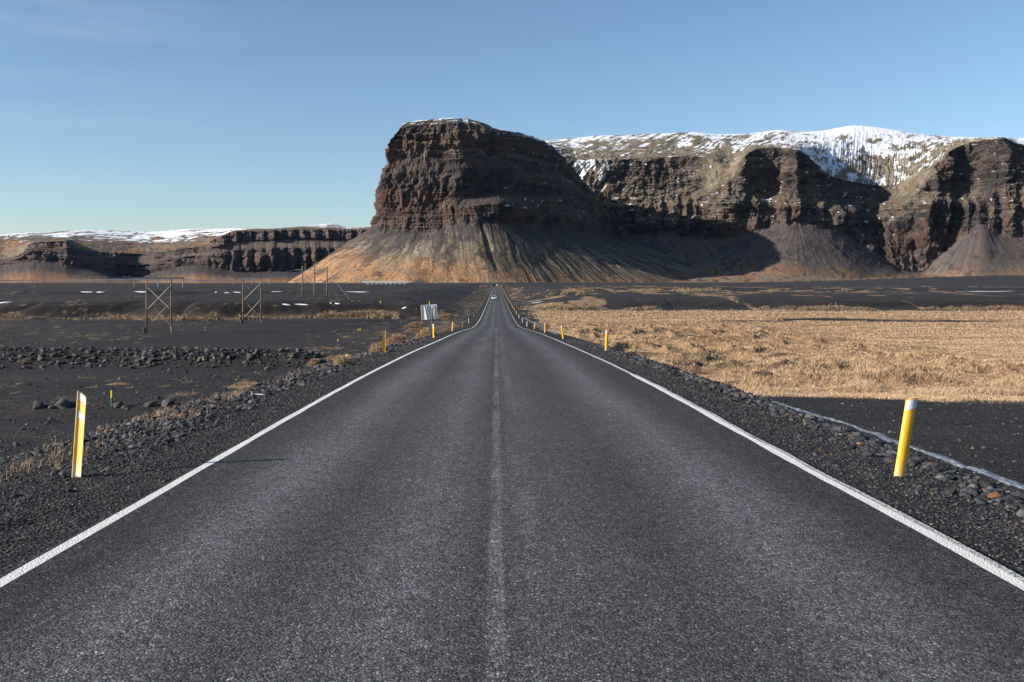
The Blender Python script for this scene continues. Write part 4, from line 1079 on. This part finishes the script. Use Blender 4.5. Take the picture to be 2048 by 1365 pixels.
def marker_post(Hh, slant, open_front, bands, m, name="marker_post"):
    root = empty(name, (0, 0, 0))
    sec = post_section(0, .006, open_front)
    ztop = lambda x, o=0: Hh - o + slant * x
    rings = [[(x, y, -.12) for x, y in sec]] + [[(x, y, ztop(x) * f if f < 1 else ztop(x)) for x, y in sec] for f in (.02, .25, .5, .75, 1)]
    mb = MB().loft(rings, True, False)
    N_ = len(sec); hN = N_ // 2
    for base_ in (0, (len(rings) - 1) * N_):
        for i in range(hN - 1):
            mb.f.append((base_ + i, base_ + i + 1, base_ + N_ - 2 - i, base_ + N_ - 1 - i))
    mb.build("post_body", m, root, smooth=False)
    n = 11; w, d = .061, (.028 if open_front else .050)
    sg = 1 if open_front else -1
    for (o0, o1) in bands:
        rr_ = []
        if open_front: wa, da, wb, db = w - .0075, d - .0075, w - .0095, d - .0095
        else: wa, da, wb, db = w + .0012, d + .0012, w + .0032, d + .0032
        arc = lambda a_, b_: [(a_ * math.cos(math.pi * i / n), sg * b_ * math.sin(math.pi * i / n) ** .7) for i in range(1, n)]
        s2 = arc(wa, da) + arc(wb, db)[::-1]
        MB().loft([[(x, y, ztop(x, o1)) for x, y in s2], [(x, y, ztop(x, o0)) for x, y in s2]], True, True).build("reflector", M_refl, root)
    return root

def copy_tree(o):
    c = o.copy(); COL.objects.link(c)
    for ch in list(o.children):
        d = ch.copy(); COL.objects.link(d); d.parent = c
    return c

ORD = ["nearest", "second", "third", "fourth", "fifth", "sixth", "seventh", "eighth", "ninth", "tenth", "eleventh", "twelfth", "thirteenth", "fourteenth", "fifteenth", "sixteenth",
       "seventeenth", "eighteenth", "nineteenth", "twentieth", "twenty-first", "twenty-second", "twenty-third", "twenty-fourth", "twenty-fifth", "twenty-sixth", "twenty-seventh", "twenty-eighth", "twenty-ninth", "thirtieth", "thirty-first"]
protoL = marker_post(.90, -.35, True, ((.006, .075), (.19, .255)), M_yel)
protoLb = marker_post(.91, -.62, True, ((.006, .085), (.20, .275)), M_yel2)
protoR = marker_post(.86, .42, False, ((.012, .115),), M_yel)
def recolor(root, m):
    for ch in root.children:
        if ch.name.startswith("post_body"):
            me = ch.data.copy(); me.materials[0] = m; ch.data = me
protoP = copy_tree(protoR); recolor(protoP, M_pale)
protoO = copy_tree(protoL); recolor(protoO, M_orange)
used = set()
def place(proto, X, Y, lean, rz, label, group, sc=1):
    o = proto if proto not in used else copy_tree(proto)
    used.add(proto)
    o.location = (X, Y, float(H(X, Y)) - .01); o.rotation_euler = (rr.uniform(-.03, .03), math.radians(lean), math.radians(rz)); o.scale = (1, 1, sc)
    tag(o, label, "marker post", group)
    return o
GL, GR = "marker posts along the left road edge", "marker posts along the right road edge"
p = hit(152, 957, 6); place(protoLb, p.x, p.y, 3.4, -20, "nearest left marker post, yellow half tube open to the camera with two grey bands", GL)
p = hit(1797, 954, 6); place(protoR, p.x, p.y, 10.5, 14, "nearest right marker post, glossy yellow, leaning right with one grey top band", GR)
lf = [(768, 706.5, 1, "L", 2), (866.5, 675.5, 2, "L", -3), (903.5, 662.5, -5, "L", -6)]
for i, (px, py, ln, _, rz) in enumerate(lf):
    p = hit(px, py, 20)
    place(protoL, p.x, p.y, -ln if i else 0, (10, -24, -16)[i], ["second left marker post from the camera, dark yellow with two grey bands", "third left marker post, bright yellow, standing at the foot of the road sign", "fourth left marker post, orange yellow and leaning left, right of the road sign"][i], GL, .98)
for i, (px, py, ln) in enumerate(((1212.5, 701.5, 2.5), (1126.6, 677.5, -7), (1090, 665.6, 1), (1069, 658.5, 1))):
    p = hit(px, py, 20)
    place(protoR, p.x, p.y, ln, 6, ["second right marker post from the camera, clean yellow at the edge of the straw", "third right marker post, yellow and leaning left", "fourth right marker post, slim upright yellow in front of the ditch ice", "fifth right marker post, yellow and thin at the left end of the ditch ice"][i], GR)
Y = 137.; i = 4
while Y < 860 and i < 30:
    white = i in (5, 9)
    place(protoP if white else (protoO if i % 3 == 0 else protoL), -4.75, Y, rr.uniform(-4, 4), 8, f"{ORD[i]} left marker post from the camera, {'bleached whitish' if white else ('orange' if i % 3 == 0 else 'yellow')} and small in the distance", GL)
    Y += 34 if Y < 500 else 27; i += 1
Y = 147.; i = 5
while Y < 850 and i < 31:
    white = i in (6, 7, 8, 13, 15)
    place(protoP if white or i == 5 else protoR, 4.5, Y, rr.uniform(-3, 5), 6, f"{ORD[i]} right marker post from the camera, {'bleached whitish' if white or i == 5 else 'yellow'} and small in the distance", GR)
    Y += 26 if Y < 500 else 30; i += 1
for pr in (protoL, protoLb, protoR, protoP, protoO):
    if pr not in used:
        for ch in list(pr.children): bpy.data.objects.remove(ch)
        bpy.data.objects.remove(pr)

# guard rails where the road climbs onto the river bridge
M_railp = mat("yellow_rail_paint", (.70, .36, .03), rough=.5)
for X, side in ((-4.3, "left"), (4.4, "right")):
    root = empty("guard_rail", (X, 870, float(road_z(870.)) - .1))
    ys = np.arange(870, 1001, 10.)
    rl = MB(); zz = road_z(ys) - float(root.location.z)
    rl.loft([[(-.03, y - 870, z + .45), (.03, y - 870, z + .45), (.03, y - 870, z + .85), (-.03, y - 870, z + .85)] for y, z in zip(ys, zz)]); rl.build("rail", M_railp, root)
    for y, z in zip(ys[::2], zz[::2]):
        MB().box((0, y - 870, z + .35), (.14, .14, 1.0)).build("rail_post", M_railp, root)
    tag(root, f"yellow guard rail on the {side} side where the road climbs to the crest", "guard rail")

# ================================================================== SMALL STAKES AND LITTER
M_green = mat("green_stake_paint", (.02, .13, .045), rough=.5); M_sty = mat("stake_yellow", (.75, .55, .03), rough=.5)
def stake(px, py, hpx, r, label, two=True):
    p = hit(px, py, 15); h = hpx / FPX * p.y
    root = empty("stake", p)
    MB().tube([(0, 0, -.15), (0, 0, h * (.55 if two else .98))], r, 10).build("shaft", M_green if two else M_sty, root, smooth=False)
    MB().tube([(0, 0, h * (.55 if two else .98)), (0, 0, h * .97), (0, 0, h)], r * 1.06, 10).build("cap", M_sty if two else M_pale, root)
    return tag(root, label, "stake")
stake(223.5, 814, 32, .040, "green stake with a yellow top standing beside the low row of rocks")
stake(695.5, 725, 15.5, .07, "short pale yellow peg among the tussocks near the road edge", False)
stake(406.5, 723.5, 9, .045, "left one of two tiny yellow pegs on top of the rubble row", False)
stake(428, 723.5, 9, .045, "right one of two tiny yellow pegs on top of the rubble row", False)
stake(717, 662, 4, .045, "left one of a pair of tiny yellow pegs on the black plain", False)
stake(720.5, 661.5, 4, .045, "right one of a pair of tiny yellow pegs on the black plain", False)
stake(676, 683, 4, .05, "single tiny yellow peg on the black plain left of the road", False)
stake(761, 607, 5, .08, "small orange peg on the far bank right of the three poles", False)
stake(859, 611, 7, .09, "thin orange peg showing above the road sign", False)
M_white = mat("white_plastic", (.8, .8, .78), rough=.5)
p = hit(517, 792, 15)
mb = MB(); 
for k_, (dx, dy, dz, rz) in enumerate(((0, 0, .03, .05),)):
    mb.box((dx, dy, dz), (.24, .08, .02), Matrix.Rotation(rz, 3, 'Z') @ Matrix.Rotation(.12, 3, 'Y'))
o = mb.build("plastic_scrap", M_white, bevel=.006); o.location = p
tag(o, "flat white plastic scrap lying on the left gravel slope", "litter")

# ================================================================== ROAD SIGN SEEN FROM BEHIND
M_alu = mat("sign_aluminium", (.62, .62, .62), rough=.38, metal=.55)
M_steel = mat("dark_steel_post", (.07, .066, .062), rough=.55, metal=.4)
p1, p2 = hit(851.3, 676.5, 30), hit(869.6, 670, 30)
YS = (p1.y + p2.y) / 2
sc = YS / FPX
root = empty("road_sign", p1)
W2, Hs = 31.5 * sc, 29 * sc
zc = ZC - (624.7 - CY) * sc - p1.z; xc = (858.6 - CX) * sc - p1.x; yc = YS - p1.y
# folded aluminium profiles: each rib shows one face to the sun and one away from it
prof = []
for k_ in range(2):
    x0 = -W2 / 2 + k_ * W2 / 2
    prof += [(x0, 0), (x0 + .13 * W2 / 2, .075), (x0 + .70 * W2 / 2, -.03)]
prof += [(W2 / 2 - .12 * W2 / 2, -.03), (W2 / 2, .085)]
th = .012
sec = prof + [(x, y + th) for x, y in prof[::-1]]
rot = Matrix.Rotation(math.radians(-4.5), 4, 'Y')
mb = MB().loft([[tuple(rot @ Vector((x, y, -Hs / 2))) for x, y in sec], [tuple(rot @ Vector((x, y, Hs / 2))) for x, y in sec]])
pn = mb.build("sign_panel", M_alu, root); pn.location = (xc, yc, zc)
fr = MB()
for a_, b_ in (((-W2 / 2, -Hs / 2), (W2 / 2, -Hs / 2)), ((-W2 / 2, Hs / 2), (W2 / 2, Hs / 2)), ((-W2 / 2, -Hs / 2), (-W2 / 2, Hs / 2)), ((W2 / 2, -Hs / 2), (W2 / 2, Hs / 2))):
    fr.tube([tuple(rot @ Vector((a_[0], 0, a_[1]))), tuple(rot @ Vector((b_[0], 0, b_[1])))], .022, 6)
f_ = fr.build("frame", M_alu, root); f_.location = (xc, yc, zc)
for (bx, by, tx) in ((851.3, 676.5, 850.3), (869.6, 670, 866.8)):
    q = hit(bx, by, 30)
    top = Vector(((tx - CX) * sc - p1.x, yc - .1, ZC - (611 - CY) * sc - p1.z))
    MB().tube([(q.x - p1.x, yc - .1, q.z - p1.z - .3), tuple(top)], .045, 10).build("post", M_steel, root, smooth=False)
tag(root, "grey aluminium back of a road sign on two dark posts beside the left road edge", "road sign")

# ================================================================== POWER LINE
M_wood = mat("weathered_pole_wood", (.16, .095, .07), rough=.85)
def _wood():
    m = M_wood; n, l, b = nodes(m)
    f = noise(m, mapped(m, (1, 1, .12)), 7.0, 5, .7)
    l.new(ramp(m, f, [(.3, (.055, .036, .030)), (.5, (.15, .085, .065)), (.72, (.27, .21, .18))]).outputs[0], b.inputs["Base Color"])
_wood()
M_brace = mat("pale_brace_wood", (.36, .31, .28), rough=.8)
M_dark = mat("dark_crossarm", (.05, .042, .040), rough=.8)
M_ins = mat("glass_insulator", (.22, .30, .30), rough=.3)
M_wire = mat("power_wire", (.62, .58, .62), rough=.4, metal=.3)

def frame_pole(bl, br, top, arm, armpy, braces, thin, ins, insy, stub, label):
    """two-legged pole frame; every measure in photo pixels at the depth of its feet"""
    q = hit((bl[0] + br[0]) / 2, (bl[1] + br[1]) / 2 - 1.5, 60)
    Y = q.y; sc = Y / FPX
    def at(px, py, dy=0): return ((px - CX) * sc - q.x, dy, ZC - (py - CY) * sc - q.z)
    root = empty("utility_pole", q)
    for (bx, by), tx, ty in ((bl, bl[0] + .3, top[0]), (br, br[0] - .4, top[1])):
        MB().tube([at(bx, by + 4), at(tx, ty)], .13, 12, .10).build("pole", M_wood, root, smooth=True)
    MB().box(tuple((Vector(at(arm[0], armpy)) + Vector(at(arm[1], armpy))) / 2 + Vector((0, -.2, 0))), ((arm[1] - arm[0]) * sc, .14, .22)).build("crossarm", M_dark, root)
    for (a_, b_) in braces: MB().tube([at(*a_, dy=-.16), at(*b_, dy=-.16)], .062, 8).build("brace", M_brace, root)
    for (a_, b_) in thin: MB().tube([at(*a_, dy=.14), at(*b_, dy=.14)], .035, 6).build("tie_rod", M_brace, root)
    for px in ins:
        r_ = [(0.03, 0), (.11, .05), (.11, .12), (.04, .16)]; mb = MB(); z0, z1 = at(px, insy[1])[2], at(px, insy[0])[2]
        nd = 8; st_ = (z1 - z0) / nd; rings = []
        for k_ in range(nd):
            for rad, f in ((.03, 0), (.085, .3), (.085, .6), (.03, .95)):
                rings.append([(at(px, 0)[0] + rad * math.cos(t_), -.2 + rad * math.sin(t_), z0 + st_ * (k_ + f)) for t_ in np.linspace(0, 2 * math.pi, 9)[:-1]])
        mb.loft(rings).build("insulator", M_ins, root)
    for (px, py0, py1, r) in stub: MB().tube([at(px, py1 + 3, -.25), at(px, py0, -.25)], r, 10).build("footing_stub", M_dark if px < bl[0] or px > bl[0] + 1 and px < br[0] else M_wood, root)
    tag(root, label, "utility pole", "poles of the near power line")
    return root, at, q
f1 = frame_pole((293, 668), (342.5, 668), (554, 552), (266, 369), 556.6, [((296, 575), (339.5, 617)), ((339, 574.5), (297, 618))], [((308, 617.5), (339.5, 650)), ((338.5, 606.5), (297, 651))],
                (269.2, 317.4, 366.3), (558, 574.5), [(289.2, 655, 671, .16), (345.3, 654, 669, .14)], "nearest pole frame with two legs and crossed braces on the black plain")
f2 = frame_pole((486, 648), (522, 649), (552, 551.5), (466, 540), 554.5, [((520, 569), (489.5, 599)), ((520, 602), (489.5, 634.5))], [((489, 568), (499, 578)), ((494, 608), (520, 634))],
                (467, 503.7, 539), (556, 569.5), [(483.6, 640, 649, .16), (524.7, 641, 650, .13)], "second two-legged pole frame with crossed braces, left of the three bare poles")
M_guy = mat("guy_wire_steel", (.25, .24, .24), rough=.5, metal=.3)
tops = []
for i, (px, py, tpy, gx, gy) in enumerate(((605, 596, 532, 650, 591), (629, 597, 533, 674, 596), (654, 595, 532, 699, 599))):
    q = hit(px, py, 100); sc = q.y / FPX
    root = empty("utility_pole", q)
    hgt = (py - tpy) * sc
    MB().tube([(0, 0, -.6), (0, 0, hgt)], .19, 12, .15).build("pole", M_wood, root, smooth=True)
    g_ = Vector(hit(gx, gy, 100)) - q
    MB().tube([(0, 0, hgt * .82), tuple(g_)], .03, 5).build("guy_wire", M_guy, root)
    zi = (py - 541) * sc
    rings = []
    L_ = 13 * sc
    for k_ in range(8):
        for rad, f in ((.05, 0), (.13, .3), (.13, .6), (.05, .95)):
            rings.append([(-L_ * (1 - (k_ + f) / 8) - .15, rad * math.cos(t_), zi + rad * math.sin(t_) + .1) for t_ in np.linspace(0, 2 * math.pi, 9)[:-1]])
    MB().loft(rings).build("insulator", M_ins, root)
    tops.append(q + Vector((-L_ - .15, 0, zi + .1)))
    tag(root, ["left one of the three bare wooden poles in a row", "middle one of the three bare wooden poles in a row", "right one of the three bare wooden poles in a row"][i], "utility pole", "poles of the near power line")

def wire(a_, b_, sag, label, group, r=.042):
    a_, b_ = Vector(a_), Vector(b_)
    pts = []
    for i in range(25):
        t_ = i / 24; p_ = a_.lerp(b_, t_); p_.z -= sag * 4 * t_ * (1 - t_); pts.append(p_ - a_)
    o = MB().tube(pts, r, 5).build("power_wire", M_wire, smooth=True); o.location = a_
    return tag(o, label, "power wire", group)
GW = "wires of the near power line"
for i, (x1, x2) in enumerate(zip((269.2, 317.4, 366.3), (467, 503.7, 539))):
    A_ = Vector(f1[1](x1, 558, -.2)) + f1[2]; B_ = Vector(f2[1](x2, 555.5, -.2)) + f2[2]
    nm = ["left", "middle", "right"][i]
    wire(A_, B_, .5, f"{nm} wire between the two pole frames", GW)
    wire(B_, tops[i], .4, f"{nm} wire from the second pole frame to the three bare poles", GW)
    L_ = A_ + Vector((-52, -26, 1.6)); wire(A_, L_, .9, f"{nm} wire running from the nearest pole frame out of the picture", GW)

M_pole2 = mat("far_pole_wood", (.13, .09, .075), rough=.9)
prev = None
for i, (xa, ba, xb, bb, tp) in enumerate(((71, 577, 89, 577.5, 546), (170.5, 575, 186.5, 576, 545), (247.5, 574.5, 260.5, 574.5, 554), (306, 573.5, 316, 573.5, 556))):
    q = hit((xa + xb) / 2, 577 - i * 1.2, 300); sc = q.y / FPX
    root = empty("utility_pole", q)
    for bx, tx in ((xa, xa + 1.8), (xb, xb - 2.2)):
        MB().tube([((bx - CX) * sc - q.x, 0, -.5), ((tx - CX) * sc - q.x, 0, (576 - tp) * sc)], .17, 8).build("pole", M_pole2, root)
    MB().box((0, -.2, (577 - tp - 3) * sc), ((xb - xa) * sc * 1.5, .2, .25)).build("crossarm", M_pole2, root)
    tag(root, ["leftmost far pole pair of the back power line, thin and slightly splayed", "second far pole pair from the left on the back power line", "third far pole pair from the left on the back power line", "small fourth far pole pair just left of the nearest pole frame"][i], "utility pole", "poles of the back power line")
    tp_ = q + Vector((0, -.2, (577 - tp - 3) * sc))
    if prev is not None: wire(prev, tp_, 1.4, ["", "far wire between the leftmost and the second far pole pairs", "far wire between the second and the third far pole pairs", "far wire between the third and the fourth far pole pairs"][i], "wires of the back power line", .05)
    prev = tp_

# ================================================================== CARS
M_glass = mat("car_glass", (.012, .014, .018), rough=.08, spec=.7)
M_tyre = mat("tyre_rubber", (.018, .018, .018), rough=.85); M_rim = mat("wheel_rim", (.45, .45, .46), rough=.35, metal=.8)
M_lamp = mat("headlamp", (.75, .77, .8), rough=.15); M_tail = mat("tail_lamp", (.45, .01, .01), rough=.25); M_black = mat("black_trim", (.02, .02, .02), rough=.6)
M_plate = mat("number_plate", (.7, .7, .68), rough=.5)
def car(kind, paint, X, Y, toward, label):
    L, Wd, Ht = (4.3, 1.82, 1.55) if kind == "car" else (4.9, 1.95, 1.95)
    root = empty("car", (X, Y, float(road_z(Y))), 0 if toward else math.pi)
    def rrect(hw, z0, z1, y, r=.12):
        o_ = []
        for cx_, cz_, a0 in ((hw - r, z0 + r, -90), (hw - r, z1 - r, 0), (-hw + r, z1 - r, 90), (-hw + r, z0 + r, 180)):
            for k_ in range(4): t_ = math.radians(a0 + k_ * 30); o_.append((cx_ + r * math.cos(t_), y, cz_ + r * math.sin(t_)))
        return o_
    hw = Wd / 2; hood = .58 * Ht
    b_ = MB().loft([rrect(hw * .86, .34, hood * .78, -L / 2), rrect(hw * .96, .24, hood * .88, -L / 2 + .14), rrect(hw, .22, hood * .97, -L / 2 + .7), rrect(hw, .22, hood * 1.04, -L / 2 + 1.3), rrect(hw, .22, hood * 1.05, L / 2 - .6), rrect(hw * .97, .25, hood * 1.04, L / 2 - .12), rrect(hw * .88, .34, hood * .98, L / 2)])
    body = b_.build("body", paint, root, smooth=True)
    y0, y1, y2, y3 = (-L / 2 + 1.05, -L / 2 + 1.75, L / 2 - .75, L / 2 - .12) if kind == "car" else (-L / 2 + .75, -L / 2 + 1.3, L / 2 - .3, L / 2 - .06)
    zb, zt = hood * .98, Ht - .06
    def ring(z, ya, yb, w): return [(-w, ya, z), (w, ya, z), (w, yb, z), (-w, yb, z)]
    g = MB().loft([ring(zb, y0, y3, hw * .93), ring((zb + zt) / 2, (y0 + y1) / 2, (y2 + y3) / 2 + .05, hw * .86), ring(zt, y1, y2, hw * .74)]); g.build("windows", M_glass, root)
    r_ = MB().loft([ring(zt - .01, y1 - .05, y2 + .06, hw * .76), ring(Ht - .01, y1 + .12, y2 - .1, hw * .66)]); r_.build("roof", paint, root)
    pl = MB()
    for sx in (-1, 1):
        for (ya, yb) in ((y0, y1), (y3, y2)): pl.tube([(sx * hw * .925, ya, zb), (sx * hw * .745, yb, zt + .01)], .045, 6)
    pl.build("pillars", paint, root)
    for sx in (-1, 1):
        for yw in (-L / 2 + .82, L / 2 - .82):
            w_ = MB(); w_.tube([(sx * (hw - .2), yw, .33), (sx * (hw + .01), yw, .33)], .33, 20); wo = w_.build("wheel", M_tyre, root)
            MB().tube([(sx * (hw + .005), yw, .33), (sx * (hw + .03), yw, .33)], .2, 14).build("rim", M_rim, wo)
        MB().loft([[(sx * hw * .52, -L / 2 + .02, hood * .62), (sx * hw * .86, -L / 2 + .06, hood * .62), (sx * hw * .88, -L / 2 + .06, hood * .78), (sx * hw * .52, -L / 2 + .02, hood * .76)], [(sx * hw * .52, -L / 2 - .03, hood * .63), (sx * hw * .84, -L / 2, hood * .63), (sx * hw * .86, -L / 2, hood * .77), (sx * hw * .54, -L / 2 - .03, hood * .75)]]).build("headlight", M_lamp, root)
        MB().box((sx * hw * .80, L / 2 - .005, hood * .85), (.22, .05, .26)).build("tail_light", M_tail, root)
        MB().box((sx * (hw + .1), y0 + .35, zb + .08), (.2, .12, .15)).build("mirror", paint, root)
    MB().box((0, -L / 2 - .01, .36), (Wd * .8, .06, .16)).build("bumper", M_black, root)
    MB().box((0, -L / 2 - .012, hood * .60), (Wd * .42, .05, .14)).build("grille", M_black, root)
    for yy in (-L / 2 - .055, L / 2 + .02): MB().box((0, yy, .46), (.5, .02, .11)).build("number_plate", M_plate, root)
    return tag(root, label, "car")
M_cw = mat("white_car_paint", (.75, .76, .78), rough=.25); M_cr = mat("red_car_paint", (.42, .012, .015), rough=.25)
car("car", M_cw, -1.0, 398, True, "white car coming towards the camera in the left lane")
car("car", M_cr, 4.1 - 1.0, 860, False, "red car driving away near the top of the road")
car("van", M_cw, .75, 985, True, "tiny pale van on the crest of the road ahead of the red car")

# ================================================================== BRIDGE AT THE FOOT OF THE HEADLAND
M_conc = mat("pale_concrete", (.50, .48, .45), rough=.8); M_pier = mat("concrete_pier", (.42, .40, .37), rough=.85)  # pier concrete is a little darker than the deck
YB = 1500.; sc = YB / FPX
root = empty("bridge", ((775 - CX) * sc, YB, float(H((775 - CX) * sc, YB))))
bz = root.location.z
def bxz(px, py): return ((px - 775) * sc, ZC - (py - CY) * sc - bz)
x0, zt = bxz(725, 563.0); x1, zb = bxz(818, 565.4)
MB().box(((x0 + x1) / 2, 0, (zt + zb) / 2 - .1), (x1 - x0, 6.0, zt - zb)).build("deck", M_conc, root)
MB().box(((x0 + x1) / 2, -2.9, zt + .12), (x1 - x0 + .6, .25, .5)).build("parapet", M_conc, root)
MB().box(((x0 + x1) / 2, 2.9, zt + .12), (x1 - x0 + .6, .25, .5)).build("parapet", M_conc, root)
for k_ in range(9):
    px = 735.5 + k_ * 9.2
    MB().box((bxz(px, 0)[0], 0, zb / 2 - .6), (4.2, 4.6, zb + 1.2)).build("pier", M_pier, root)
tag(root, "long low white bridge with dark openings at the foot of the headland", "bridge")

# ================================================================== AIR
def haze():
    o = MB().box((0, 7000, 640), (31000, 14600, 1430)).build("haze", None)
    m = bpy.data.materials.new("thin_air"); m.use_nodes = True
    n, l = m.node_tree.nodes, m.node_tree.links
    n.remove(n["Principled BSDF"])
    v = n.new("ShaderNodeVolumePrincipled")
    v.inputs["Color"].default_value = (.36, .60, 1, 1)
    v.inputs["Density"].default_value = 0.16e-5
    v.inputs["Anisotropy"].default_value = 0.0
    l.new(v.outputs[0], n["Material Output"].inputs["Volume"])
    o.data.materials[0] = m
    tag(o, kind="stuff")
haze()
